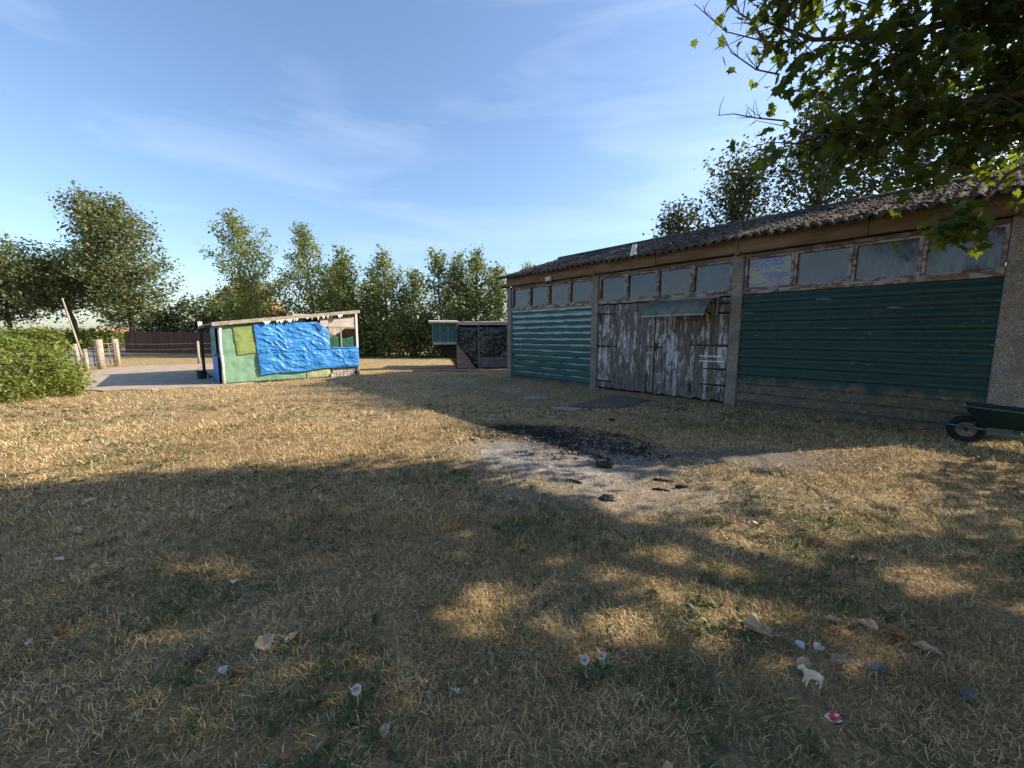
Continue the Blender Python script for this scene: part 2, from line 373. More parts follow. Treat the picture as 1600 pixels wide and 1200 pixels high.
# concrete drive and road
dp = [(-9.0, 12.35), (-8.6, 14.2), (-12.5, 19.0), (-17.0, 22.5), (-19.6, 20.6), (-19.2, 18.6), (-15.6, 14.2), (-12.6, 11.4), (-10.6, 11.55)]; dq = []
for (xa, ya), (xb, yb) in zip(dp, dp[1:] + dp[:1]):
    for k in range(14): px_, py_ = xa + (xb - xa) * k / 14, ya + (yb - ya) * k / 14; dq.append((px_ + .22 * mn.noise((px_ * 1.3, py_ * 1.3, 1)), py_ + .22 * mn.noise((px_ * 1.4, py_ * 1.4, 5)) + .06 * mn.noise((px_ * 6, py_ * 6, 2)), -.1))
d = MB().prism(dq, (0, 0, .122))
tag(d.build('concrete_drive', 'concrete_drive'), 'pale concrete drive beside the tarp covered shed', None, None, 'structure')
rd = MB(); near = [(-24, 8), (-20.6, 17.6), (-23.5, 23), (-34.5, 35.6), (-60, 63), (-130, 140)]; far = [(-60, 18), (-44, 29), (-46, 38), (-52, 49), (-68, 68), (-136, 140)]
rd.add([(x, y, .03) for x, y in near] + [(x, y, .03) for x, y in far], [[i, i + 1, 7 + i, 6 + i] for i in range(5)])
tag(rd.build('road', 'road'), 'grey asphalt lane beyond the gate', None, None, 'structure')

# ---------------------------------------------------------------- grass blades and weeds
def burnf(x, y):
    def e(cx, cy, an, a, b):
        dx, dy = x - cx, y - cy; u = (dx * math.cos(an) + dy * math.sin(an)) / a; v = (dy * math.cos(an) - dx * math.sin(an)) / b; return np.sqrt(u * u + v * v)
    return np.minimum.reduce([e(.75, 5.2, -.25, 1.45, 1.05), e(.45, 6.45, -.5, 1.65, .5), e(3.0, 5.1, -.05, 1.9, .6) + .4, e(1.2, 3.9, -.1, 1.5, .75) + .5])
def vnoise(x, y, s, seed=0):
    xs, ys = x * s + seed * 17.3, y * s + seed * 9.1
    def h(i, j): return np.modf(np.abs(np.sin(i * 127.1 + j * 311.7 + seed) * 43758.5453))[0]
    i, j = np.floor(xs), np.floor(ys); fx, fy = xs - i, ys - j; fx = fx * fx * (3 - 2 * fx); fy = fy * fy * (3 - 2 * fy)
    return (h(i, j) * (1 - fx) + h(i + 1, j) * fx) * (1 - fy) + (h(i, j + 1) * (1 - fx) + h(i + 1, j + 1) * fx) * fy
def fan(n, y0, y1):
    y = np.sqrt(RNG.random(n) * (y1 * y1 - y0 * y0) + y0 * y0); x = (RNG.random(n) * 2 - 1) * (1.42 * y + .5); return x, y
def blades():
    X, Y, S, W = [], [], [], []
    for n, y0, y1, s, wd in ((260000, .75, 3.4, .047, .0032), (190000, 3.2, 7, .066, .0056), (130000, 6.5, 16, .075, .0105)):
        x, y = fan(n, y0, y1); cl = vnoise(x, y, 9, 1) * .6 + vnoise(x, y, 2.3, 2) * .4
        lx = .658 * (x + .05) - .753 * (y - 15.13); ly = .753 * (x + .05) + .658 * (y - 15.13)
        keep = (burnf(x, y) + (RNG.random(n) - .5) * .5 > 1.0) & (RNG.random(n) < -.15 + 1.7 * cl) & ~((ly > -.05) & (lx > -.2))
        sx = .753 * (x + 9.42) + .658 * (y - 12.88); sy = -.658 * (x + 9.42) + .753 * (y - 12.88)
        keep &= ~((sx > -4.5) & (sx < 4.45) & (sy > -.02) & (sy < 8)) & ~((x < -9.2) & (y > 11.6))
        x, y = x[keep], y[keep]; X.append(x); Y.append(y); S.append(np.full(len(x), s)); W.append(np.full(len(x), wd))
    x, y, s, wd = map(np.concatenate, (X, Y, S, W)); N = len(x)
    P = np.stack([x, y, gz(x, y) - .004], -1)
    d = RNG.normal(0, 1, (N, 3)); d[:, 2] = np.abs(d[:, 2]) * .55 + .22
    nrm = np.stack([np.zeros(N), np.zeros(N), np.ones(N)], -1) + RNG.normal(0, .3, (N, 3))
    Rm = frames(d, nrm); L = s * RNG.uniform(.5, 1.5, N)
    Sc = np.stack([wd / .1 * RNG.uniform(.6, 1.2, N), L, L], -1)
    gm = vnoise(x, y, 1.1, 3) * .5 + vnoise(x, y, 4.5, 4) * .5
    v = RNG.random(N) * .69 * (.45 + .5 * vnoise(x, y, .8, 5) + .45 * vnoise(x, y, 6, 15)); v = np.clip(v, 0, .69)
    isg = RNG.random(N) < np.clip((gm - .53) * 2.4, .03, .6); v[isg] = .74 + RNG.random(isg.sum()) * .26
    tv = [(-.05, 0, 0), (.05, 0, 0), (-.04, .55, .10), (.04, .55, .10), (0, 1, -.05)]
    o = inst('dry_grass', tv, [[0, 1, 3, 2], [2, 3, 4]], P, Rm, Sc, 'grass', None, v)
    tag(o, 'short dry straw coloured grass blades covering the lawn', 'grass', None, 'stuff')
blades()
def weeds():
    x, y = fan(7500, .9, 9); gm = vnoise(x, y, 1.1, 3) * .5 + vnoise(x, y, 3.2, 6) * .5
    k = (gm > .52) & (burnf(x, y) > 1.1) & (RNG.random(len(x)) < .75); x, y = x[k], y[k]; x2, y2 = [], []
    n = len(x); k = 6; xx = np.repeat(x, k); yy = np.repeat(y, k); N = n * k
    ang = RNG.random(N) * 6.283; d = np.stack([np.cos(ang), np.sin(ang), RNG.uniform(.05, .7, N)], -1)
    sz = np.repeat(RNG.uniform(.022, .065, n), k) * RNG.uniform(.6, 1.2, N)
    P = np.stack([xx + RNG.normal(0, .012, N), yy + RNG.normal(0, .012, N), gz(xx, yy) + .004], -1)
    tv = [(0, 0, 0), (-.13, .3, .05), (-.20, .65, .10), (0, 1, .0), (.20, .65, .10), (.13, .3, .05), (0, .6, .04)]
    o = inst('lawn_weeds', tv, [[0, 6, 2, 1], [0, 5, 4, 6], [6, 3, 2], [6, 4, 3]], P, frames(d, np.tile([0, 0, 1.0], (N, 1)) + RNG.normal(0, .2, (N, 3))), sz, 'leaf_weed')
    tag(o, 'low green weed rosettes scattered through the dry lawn', 'weeds', None, 'stuff')
weeds()

# ================================================================ THE BARN
W = 3.94
def clad_mat(name, base, dark, peelc, amount, lichen):
    m = Mt(name, .55, .35); p = m.co('obj'); z = m.sep(p)[2]
    ph = m.math('FRACT', m.math('DIVIDE', z, .2))
    nA = m.noise(m.co('obj', (.6, 1, 9)), 2.2, 9, .72); nB = m.noise(p, 1.3, 4, .6); nC = m.noise(p, 14, 5, .7)
    c = m.mix(m.step(nB, .35, .7), base, dark); c = m.mix(m.math('MULTIPLY', m.step(nC, .5, .8), .25), c, (.12, .16, .14))
    crest = m.math('SUBTRACT', 1.0, m.math('ABSOLUTE', m.math('MULTIPLY', m.math('SUBTRACT', ph, .40), 2.8)))
    v = m.math('ADD', m.math('MULTIPLY', crest, amount[1]), nA)
    v = m.math('ADD', v, m.math('MULTIPLY', m.step(z, .6, 2.3), amount[2]))
    v = m.math('ADD', v, m.math('MULTIPLY', nC, .12))
    pm = m.step(v, amount[0], amount[0] + .035)
    c = m.mix(pm, c, peelc)
    if lichen:
        zz = m.math('ADD', z, m.math('MULTIPLY', m.math('SUBTRACT', m.noise(m.co('obj', (2.2, 1, .7)), 2.0, 5, .6), .5), .55))
        lm = m.step(zz, .66, .52); lc = m.ramp(nC, [(.3, (.045, .038, .028)), (.52, (.10, .085, .06)), (.68, (.24, .18, .06)), (.8, (.30, .27, .20))])
        c = m.mix(m.math('MULTIPLY', lm, .88), c, lc)
    m.col(c); m.rough(m.math('ADD', m.math('MULTIPLY', nC, .3), .4)); m.bump(m.math('ADD', nC, pm), .15, .003); M[name] = m.m
clad_mat('cladding_faded', (.016, .075, .062), (.010, .050, .042), (.34, .42, .44), (.86, .36, .18), False)
clad_mat('cladding_dark', (.006, .038, .033), (.004, .028, .025), (.30, .46, .38), (.715, .02, .03), True)
def conc_mat():
    m = Mt('pebble_concrete', .9, .2); p = m.co('obj'); v = m.vor(p, 70); c = m.ramp(m.vor(p, 70, 'Color'), [(0, (.10, .085, .075)), (.5, (.22, .19, .165)), (1, (.40, .36, .32))])
    nA = m.noise(p, 3, 6, .6); c = m.mix(m.step(nA, .4, .75), c, (.13, .115, .10))
    li = m.math('MULTIPLY', m.step(m.noise(p, 4.5, 5, .6), .60, .68), .7); c = m.mix(li, c, (.22, .17, .06))
    m.col(c); m.bump(v, .6, .008); M['pebble_concrete'] = m.m
conc_mat()
def peel_mat(name, wood, paint, th, sc3=(1, 1, 1), s=8):
    m = Mt(name, .8, .25); p = m.co('obj', sc3, True); a = m.noise(p, s, 8, .7); b = m.noise(m.co('obj', (sc3[0] * .2, 1, sc3[2]), True), 12, 4, .6)
    wv = m.ramp(b, [(.3, wood), (.7, tuple(q * 2.0 for q in wood))])
    k = m.step(a, th, th + .05); m.col(m.mix(k, wv, paint)); m.bump(m.math('ADD', k, b), .4, .003); M[name] = m.m
peel_mat('peeling_frame', (.095, .060, .045), (.30, .27, .25), .47, (.5, 1, 1), 9)
peel_mat('peeling_frame_red', (.075, .048, .036), (.22, .15, .12), .5, (.5, 1, 1), 9)
def plank_mat():
    m = Mt('door_plank', .9, .15); p = m.co('obj', (1, 1, .16), True); z = m.sep(m.co('obj'))[2]
    g1 = m.noise(p, 26, 8, .75); g2 = m.noise(m.co('obj', (1, 1, .5), True), 3.2, 7, .75, .6); rnd = m.n('ObjectInfo').outputs['Random']
    wood = m.ramp(g1, [(.3, (.045, .038, .032)), (.5, (.135, .118, .105)), (.7, (.24, .215, .20))])
    v = m.math('ADD', g2, m.math('MULTIPLY', m.math('SUBTRACT', rnd, .5), .10)); v = m.math('ADD', v, m.math('MULTIPLY', m.math('SUBTRACT', g1, .5), .45))
    band = m.math('MULTIPLY', m.step(z, .15, .9), m.step(z, 2.3, 1.5))
    v = m.math('ADD', v, m.math('MULTIPLY', band, .045))
    c = m.mix(m.step(v, .53, .63), wood, (.50, .46, .47))
    low = m.math('MULTIPLY', m.step(z, .9, .1), m.step(g2, .35, .6)); c = m.mix(m.math('MULTIPLY', low, .4), c, (.11, .10, .07))
    c = m.mix(m.step(m.noise(p, 9, 3, .5), .63, .70), c, (.03, .026, .024))
    m.col(c); m.bump(g1, .6, .004); M['door_plank'] = m.m
plank_mat()
def pane_mat(name, irid=False):
    m = Mt(name, .07, .55); p = m.co('obj', (1, 1, 1), True); a = m.noise(p, 2.5, 6, .7); b = m.noise(m.co('obj', (3, 1, .6), True), 5, 6, .7)
    c = m.ramp(a, [(.3, (.022, .028, .038)), (.7, (.055, .065, .085))])
    c = m.mix(m.math('MULTIPLY', m.step(b, .58, .74), .55), c, (.26, .30, .34))
    if irid:
        q = m.noise(m.co('obj', (1, 1, 2)), 3.2, 4, .55, 1.2)
        c = m.ramp(m.math('FRACT', m.math('MULTIPLY', q, 3.4)), [(0, (.16, .20, .10)), (.25, (.06, .19, .22)), (.5, (.03, .03, .20)), (.72, (.14, .05, .20)), (.88, (.26, .19, .07)), (1, (.16, .20, .10))])
    m.col(c); m.rough(m.step(b, .4, .8, .05, .4)); m.bump(m.noise(p, 1.1, 2, .5), .05, .01); M[name] = m.m
pane_mat('dusty_pane'); pane_mat('film_pane', True)
def roof_mat():
    m = Mt('mossy_sheet', .95, .1); p = m.co('obj', (1, 1, 1), True); a = m.noise(p, 3.5, 8, .75); b = m.noise(p, 22, 6, .75)
    c = m.ramp(b, [(.3, (.035, .031, .029)), (.55, (.10, .088, .08)), (.78, (.27, .24, .21))]); c = m.mix(m.step(a, .50, .60), c, (.035, .032, .024))
    c = m.mix(m.step(m.noise(p, 6, 5, .6), .64, .70), c, (.26, .21, .13))
    m.col(c); m.bump(m.math('ADD', a, b), 1.0, .03); M['mossy_sheet'] = m.m
roof_mat()

barn = thing('barn', 'long barn of green ribbed metal, windows and double plank doors under a mossy roof', 'barn', (-.05, 15.13, 0), R(-48.86))
LEN = 3 * W + .32
for i in range(4):                                                        # concrete posts
    x = i * W; p = MB().box((x - .12, -.09, -.2), (x + (.12 if i < 3 else .32), .16, 3.40 if i else 3.36)).build('concrete_post', 'pebble_concrete', barn, bev=.02)
def clad(x0, x1, z0, nr, mat, seed, yo=0.0):
    """one ribbed sheet, nr ribs of 20 cm, lips facing down"""
    prof = [(.0, .0), (.004, -.034), (.03, -.042), (.075, -.040), (.115, -.020), (.15, -.006), (.196, -.001)]
    rows = []
    for r in range(nr):
        for z, y in prof: rows.append((z0 + r * .2 + z, y))
    rows.append((z0 + nr * .2 - .002, -.001)); nx = 26
    def fn(u, v):
        z, y = rows[round(v * (len(rows) - 1))]; x = x0 + (x1 - x0) * u
        return (x, y + yo + .010 * mn.noise((x * 1.3, z * 1.7, seed)) + .004 * mn.noise((x * 5, z * 6, seed + 3)), z + .006 * mn.noise((x * .8, seed, z * .3)))
    return MB().grid(fn, nx, len(rows) - 1).build('cladding_sheet', mat, barn, False)
for j, (z0, nr) in enumerate(((.10, 4), (.90, 4), (1.70, 4))):
    clad(.125, W - .125, z0, nr, 'cladding_faded', j, -.02 - .004 * (j % 2))
    clad(2 * W + .125, 3 * W - .125, z0, nr, 'cladding_dark', 10 + j, -.02 - .004 * (j % 2))
for a in (.125, 2 * W + .125): MB().box((a, -.03, -.2), (a + W - .25, .05, .098)).build('base_strip', 'mat', barn)
# backing wall, gables, rear
MB().box((-.1, .20, -.1), (LEN, .24, 2.5)).build('inner_lining', 'dark_board', barn)
MB().box((-.12, .165, -.2), (-.04, 6.2, 3.3)).build('gable_wall', 'pebble_concrete', barn)
MB().box((LEN - .06, .165, -.2), (LEN + .02, 6.2, 3.3)).build('gable_wall', 'pebble_concrete', barn)
MB().box((-.12, 6.205, -.2), (LEN + .02, 6.3, 3.3)).build('rear_wall', 'pebble_concrete', barn)
for x in (-.10, LEN - .04): MB().prism([(x, .0, 3.42), (x, 6.2, 3.42), (x, 3.1, 4.55)], (.05, 0, 0)).build('gable_board', 'brown_beam', barn)
# windows: four lights in each bay
for bay in range(3):
    x0, x1 = bay * W + .125, (bay + 1) * W - .125
    MB().box((x0, -.075, 2.505), (x1, .12, 2.60)).build('window_sill', 'peeling_frame', barn, bev=.006)
    MB().box((x0, -.055, 3.30), (x1, .10, 3.375)).build('window_head', 'peeling_frame_red', barn, bev=.006)
    n = 4; step = (x1 - x0) / n
    for k in range(n):
        a = x0 + k * step
        wdw = MB(); wd = .055
        for lo, hi in (((a + .003, -.045, 2.602), (a + wd, .06, 3.298)), ((a + step - wd, -.045, 2.602), (a + step - .003, .06, 3.298)), ((a + wd, -.035, 2.602), (a + step - wd, .06, 2.645)), ((a + wd, -.035, 3.255), (a + step - wd, .06, 3.298))): wdw.box(lo, hi)
        f = wdw.build('window', 'peeling_frame', barn, bev=.004)
        t1, t2 = random.uniform(-.006, .006), random.uniform(-.006, .006)
        MB().add([(a + wd, .020 + t1, 2.645), (a + step - wd, .020 + t2, 2.645), (a + step - wd, .020 - t1, 3.255), (a + wd, .020 - t2, 3.255)], [[0, 1, 2, 3]]).build('pane', 'film_pane' if (bay, k) == (2, 0) else 'dusty_pane', f)
# fascia beam in lengths with sag, roof sheets
RP = R(18)
MB().box((-.1, .0, 3.405), (LEN, .14, 3.83)).build('leak_stop_board', 'brown_beam', barn)  # unseen board, added to stop sun leaking between fascia and roof
cuts = [-.05, W * .55, W, 1.5 * W, 2 * W, 2.55 * W, LEN]
for a, b in zip(cuts, cuts[1:]):
    dz = random.uniform(-.012, .012); MB().box((a + .004, -.17, 3.40 + dz), (b - .004, -.06, 3.735)).build('fascia', 'brown_beam', barn, bev=.006)
def roofsheet(x0, x1, y0, y1, z0, slope, seed):
    nx = int((x1 - x0) / .0183); ny = 10
    def fn(u, v):
        x = x0 + (x1 - x0) * u; y = y0 + (y1 - y0) * v
        sag = -.03 * math.sin(math.pi * ((x % W) / W)) + .02 * mn.noise((x * .4, y * .3, 2))
        z = z0 + (y - y0) * slope + .036 * math.sin(x * 2 * math.pi / .205) + sag + .012 * mn.noise((x * 3, y * 3, seed)) + .010 * mn.noise((x * 14, y * 14, seed))
        return (x, y + (.015 * mn.noise((x * 4, 1, seed)) if v in (0, 1) else 0), z)
    return MB().grid(fn, nx, ny).build('roof_sheet', 'mossy_sheet', barn, True, solid=.014)
x = -.42; i = 0
while x < LEN + .05:
    x1 = min(x + 1.02, LEN + .10)
    roofsheet(x, x1 + .04, -.38 + random.uniform(-.03, .03), 3.1, 3.685 + .006 * (i % 2), math.tan(RP), i)
    roofsheet(x, x1 + .04, 6.6, 3.1, 3.685 + .006 * (i % 2), -math.tan(RP), i + 40); x = x1; i += 1
MB().tube([(-.42, 3.1, 4.80), (LEN + .1, 3.1, 4.80)], .12, 8).build('ridge_cap', 'mossy_sheet', barn, True)
for px in (-.3, W * .5, W, 2 * W, 3 * W): MB().box((px - .05, -.22, 3.36), (px + .05, .2, 3.44)).build('purlin_end', 'brown_beam', barn)
# moss clumps along the roof (one mass)
N = 2600; xx = RNG.random(N) * (LEN + .3) - .35; yy = RNG.random(N) * 3.2 - .18
P = np.stack([xx, yy, 3.70 + (yy + .38) * math.tan(RP) + RNG.uniform(0, .02, N)], -1)
cube = [(-.5, -.5, 0), (.5, -.5, 0), (.5, .5, 0), (-.5, .5, 0), (0, 0, .7)]
mo = inst('moss', cube, [[0, 1, 4], [1, 2, 4], [2, 3, 4], [3, 0, 4]], P, frames(RNG.normal(0, 1, (N, 3)) * [1, 1, .1], np.tile([0, 0, 1.0], (N, 1))), RNG.uniform(.02, .075, N), 'mossy_sheet', barn); mo['kind'] = 'stuff'
# double doors of vertical planks
D0, D1 = W + .14, 2 * W - .14; DM = (D0 + D1) / 2
MB().box((D0 - .018, -.03, .0), (D0 - .002, .12, 2.5)).build('door_jamb', 'weathered_wood', barn); MB().box((D1 + .002, -.03, .0), (D1 + .018, .12, 2.5)).build('door_jamb', 'weathered_wood', barn)
for a, b, nm, hinge in ((D0, DM - .012, 'barn_door', -1), (DM + .012, D1, 'barn_door', 1)):
    dr = bpy.data.objects.new(nm, None); C.objects.link(dr); dr.parent = barn
    n = 17; pw = (b - a) / n; src = {}
    for k in range(n):
        v = k % 4
        if v not in src:
            zt, zb = 2.465 + .004 * v, .055 + random.uniform(-.025, .02)
            q = MB().box((.002, -.012, zb), (pw - .003, .014, zt)); src[v] = q.build('plank', 'door_plank', dr, bev=.003); o = src[v]
        else: o = link_copy(src[v], dr)
        o.location = (a + k * pw, -.03 + random.uniform(-.004, .004), 0); o.rotation_euler = (0, random.uniform(-.002, .002), 0)
    for z in (.55, 1.3, 2.2): MB().box((a + .02, -.012, z - .06), (b - .02, .03, z + .06)).build('brace', 'weathered_wood', dr)
    hs = ((.24, .62), (1.28, .62), (2.22, .62)) if hinge < 0 else ((.42, .55), (.80, .55), (1.36, .85), (2.12, .6), (2.34, .4))
    for z, L in hs:
        xa = a if hinge < 0 else b; s = -hinge
        pl = [(xa - s * .03, -.055, z - .03), (xa + s * L, -.055, z - .012), (xa + s * (L + .02), -.055, z), (xa + s * L, -.055, z + .012), (xa - s * .03, -.055, z + .03)]
        if s < 0: pl = pl[::-1]
        MB().prism(pl, (0, .012, 0)).build('strap_hinge', 'iron', dr)
        MB().tube([(xa - s * .03, -.06, z - .07), (xa - s * .03, -.06, z + .07)], .016, 8).build('hinge_pin', 'iron', dr)
    if hinge > 0:
        for z in (.98, 1.10): MB().box((b - .62, -.056, z - .012), (b - .08, -.046, z + .012)).build('door_bar', 'plastic_white', dr)
        MB().box((a - .12, -.075, 1.27), (a + .22, -.05, 1.31)).build('slide_bolt', 'iron', dr); MB().box((a + .0, -.065, 1.18), (a + .05, -.05, 1.40)).build('lock_plate', 'iron', dr)
        MB().tube([(a - .06, -.06, 1.62), (a - .06, -.10, 1.60), (a - .06, -.10, 1.50), (a - .06, -.06, 1.48)], .009, 6).build('door_handle', 'iron', dr)
    else:
        MB().box((b - .06, -.065, .06), (b + .004, -.046, 2.44)).build('cover_strip', 'weathered_wood', dr)
# curved canopy over the right-hand leaf
cx0, cx1 = 5.98, 7.52
cp = bpy.data.objects.new('door_canopy', None); C.objects.link(cp); cp.parent = barn
def can(u, v):
    t = v * R(68); return (cx0 + (cx1 - cx0) * u, -.075 - .80 * math.sin(t) / math.sin(R(68)), 2.48 - .42 * (1 - math.cos(t)) / (1 - math.cos(R(68))) + .006 * mn.noise((u * 4, v * 4, 3)))
MB().grid(can, 14, 14).build('canopy_sheet', 'canopy_plastic', cp, True, solid=.006)
MB().tube([can(i / 8, 1.0) for i in range(9)], .013, 6).build('front_bar', 'slab', cp, True)
MB().tube([(can(i / 8, 0)[0], -.085, 2.485) for i in range(9)], .015, 6).build('wall_bar', 'slab', cp, True)
for cx in (cx0 + .05, cx1 - .05):
    br = MB(); pts = [Vector((cx, can(0, i / 10)[1], can(0, i / 10)[2] - .02)) for i in range(11)]; br.tube(pts, .012, 6); br.tube([(cx, -.075, 2.46), (cx, -.075, 1.98)], .016, 6); br.tube([(cx, -.075, 2.0), pts[9]], .009, 6)
    for k in (3, 5, 7): br.tube([(cx, -.075, 2.02), pts[k]], .008, 5)
    br.build('bracket', 'pale_board', cp, True)

def bw(x, y, z=0): return (-.05 + .658 * x + .753 * y, 15.13 - .753 * x + .658 * y, z)
RB = R(-48.86)
# security light
sl_ = thing('security_light', 'small white security floodlight under the far end of the barn eave', 'light', bw(2.18, -.245, 3.43), RB)
MB().box((-.11, -.05, -.07), (.11, .05, .07), Matrix.Rotation(R(-20), 3, 'X')).build('housing', 'plastic_white', sl_, bev=.01)
MB().box((-.085, -.062, -.05), (.085, -.052, .045), Matrix.Rotation(R(-20), 3, 'X'), (0, 0, 0)).build('lens', 'paper', sl_)
MB().tube([(0, .03, .05), (0, .08, .10)], .02, 6).build('bracket', 'plastic_white', sl_); MB().box((-.035, -.05, -.14), (.035, .02, -.075)).build('sensor', 'iron', sl_, bev=.01)
# scrap on the roof edge
bag = MB()
def bg_(u, v):
    a = u * 6.283; r = .085 * (1 - .35 * v) * (1 + .35 * mn.noise((math.cos(a) * 2, math.sin(a) * 2, v * 3))); return (r * math.cos(a) + .03 * v, r * .6 * math.sin(a), v * .30)
bag.grid(bg_, 14, 7); tag(bag.build('plastic_bag', 'plastic_white', None, True, loc=bw(5.33, -.30, 3.70)), 'crumpled white plastic bag caught on the barn roof edge above the doors', 'bag')
# board in front of the doors
tag(MB().prism([(1.25, 8.72, .0), (2.30, 8.50, .0), (3.42, 9.62, .0), (2.72, 10.36, .0)], (0, 0, .045)).build('door_ramp', 'mat', None, bev=.008), 'flat dark rubber sheet on the ground before the plank doors', 'ground sheet')
for k, (x, y, s) in enumerate(((-1.43, 13.57, .45), (-.19, 11.77, .5), (.09, 11.2, .38), (.62, 10.07, .42), (1.2, 8.55, .36))):
    a0 = random.random() * 6; poly = [(x + s * (1.15 if j % 2 else .85) * math.cos(a0 + j * 1.047) * random.uniform(.8, 1.1), y + s * .7 * math.sin(a0 + j * 1.047) * random.uniform(.8, 1.1), -.02) for j in range(6)]
    tag(MB().prism(poly, (0, 0, .034)).build('paving_stone', 'stone', None, bev=.006), ['pale flat stone in the grass farthest from the doors', 'pale flat stone near the far corner of the barn', 'small pale stone beside another one in front of the ribbed wall', 'pale flat stone between the ribbed wall and the rubber sheet', 'pale flat stone at the tip of the rubber sheet'][k], 'stone', 'pale stones set in the grass before the barn')

# ================================================================ TARP COVERED SHED
shed = thing('tarp_shed', 'low shed patched with bright blue tarpaulin and green netting', 'shed', (-9.42, 12.88, 0), R(41.1))
SW = 4.42
def rz_(x): return 1.96 + (2.50 - 1.96) * x / SW
def cloth(fn_xz, y, nu, nv, amp, seed, name, mat, diag=1.0, freq=3.0, parent=shed, solid=.004):
    def fn(u, v):
        x, z = fn_xz(u, v); e = min(1, 5 * min(u, 1 - u, v, 1 - v) + .35)
        wx = x + .25 * mn.noise((x * 1.1, z * 1.3, seed + 9)); wz = z + .25 * mn.noise((x * 1.2, z * 1.1, seed + 11)); q = .55 * mn.noise((x * 1.6, z * 2.0, seed + 5)) + .3
        for o_, (f_, a_) in enumerate(((1.0, .35), (2.3, .40), (4.9, .30))): q += a_ * max(0, 1 - 2.2 * abs(mn.noise(((wx * .45 + wz * diag * .75) * freq * f_, (wz - wx * .25) * freq * f_ * .62 + o_ * 7, seed + o_)))) ** 2.4
        return (x, y - amp * e * q, z)
    return MB().grid(fn, nu, nv).build(name, mat, parent, True, solid=solid)
def quadxz(bl, br, tr_, tl): return lambda u, v: tuple((bl[k] * (1 - u) + br[k] * u) * (1 - v) + (tl[k] * (1 - u) + tr_[k] * u) * v for k in (0, 1))
for x in (.03, 2.42, 3.32, SW - .05): MB().box((x - .035, .03, -.05), (x + .035, .10, rz_(x) - .02)).build('post', 'weathered_wood', shed)
MB().box((SW - .09, -.035, -.05), (SW + .0, .028, 2.50)).build('corner_post', 'pale_wrap', shed, bev=.015)
MB().box((SW - .10, -.05, 0), (SW - .02, -.037, .95)).build('post_foot', 'weathered_wood', shed)
cloth(quadxz((.02, .03), (2.46, .03), (2.46, rz_(2.46) - .06), (.02, 1.92)), .0, 60, 40, .035, 1, 'green_netting', 'green_net', .15, 2)
cloth(quadxz((.42, .93), (1.05, 1.00), (1.02, 1.94), (.34, 1.92)), -.04, 24, 24, .02, 2, 'lime_netting', 'lime_net', .2, 3)
def tarp(u, v):
    x = .93 + .10 * (1 - v) + (3.36 - 1.0) * u; zb = .24 + .13 * u + .02 * math.sin(u * 9); zt = 1.95 + .14 * min(u / .82, 1) - (max(0, u - .82) / .18) ** 1.3 * .26; return (x, zb + (zt - zb) * v)
cloth(tarp, -.07, 130, 90, .070, 7, 'blue_tarpaulin', 'blue_tarp', .9, 2.6)
cloth(quadxz((3.34, .36), (SW - .02, .38), (SW - .02, 1.12), (3.34, 1.10)), -.055, 50, 36, .06, 9, 'blue_tarpaulin', 'blue_tarp', .5, 4.5)
MB().tube([(1.05 + 2.3 * i / 20, -.125 + .01 * math.sin(i), 1.02 + .10 * i / 20 + .02 * math.sin(i * .9)) for i in range(21)], .016, 6).build('tarp_seam', 'blue_tarp', shed, True)
MB().tube([(3.34 + 1.05 * i / 10, -.08, 1.12 + .008 * math.sin(i)) for i in range(11)], .03, 6).build('tarp_hem', 'blue_tarp', shed, True)
MB().prism([(2.78, -.13, 2.02), (3.02, -.135, 1.76), (3.10, -.14, 1.90), (2.92, -.13, 2.06)], (0, -.008, 0)).build('tarp_flap', 'dark_blue_tarp', shed)
cloth(quadxz((2.47, .02), (3.30, .03), (3.30, .40), (2.47, .32)), -.01, 20, 8, .03, 4, 'olive_netting', 'olive_net', .1, 3)
MB().box((3.36, .0, .28), (SW - .1, .03, .36)).build('rail', 'olive_net', shed)
for r in range(3):                                                          # low block course behind the corner
    for c_ in range(7):
        xx_ = 3.40 + c_ * .132 + (.03 if r % 2 else 0)
        if xx_ < SW - .2: MB().box((xx_, .0 + .006 * ((r + c_) % 2), .015 + r * .085), (xx_ + .118, .05, .088 + r * .085)).build('block', 'pale_board', shed, bev=.008)
MB().tube([(3.36, -.03, -.02), (3.35, -.03, .16)], [.07, .05], 7).build('stone', 'slab', shed, True)
# upper right: grey boards and the netted opening
for a, b in ((3.05, 3.34), (3.34, 3.76), (3.76, SW - .06)): MB().box((a + .006, .0, 1.92), (b - .006, .025, rz_(a) - .12)).build('top_board', 'pale_board', shed)
MB().box((3.32, -.012, 1.86), (SW - .09, .02, 1.915)).build('rail', 'weathered_wood', shed)
for x in (3.34, 3.78): MB().box((x - .025, -.01, 1.12), (x + .025, .03, 1.86)).build('stud', 'weathered_wood', shed)
cloth(lambda u, v: (3.37 + 1.0 * u, 1.10 + v * (.62 - .28 * math.sin(math.pi * min(1, u * .9)) * .8)), .04, 24, 14, .02, 12, 'sheer_netting', 'sheer_green_net', .4, 3)
for k in range(6): MB().box((3.30 + k * .19, 1.30, .05), (3.475 + k * .19, 1.33, 2.2)).build('inner_board', 'pale_board', shed)
MB().box((2.9, 1.335, 0), (SW - .04, 1.36, 2.25)).build('inner_wall', 'dark_board', shed)
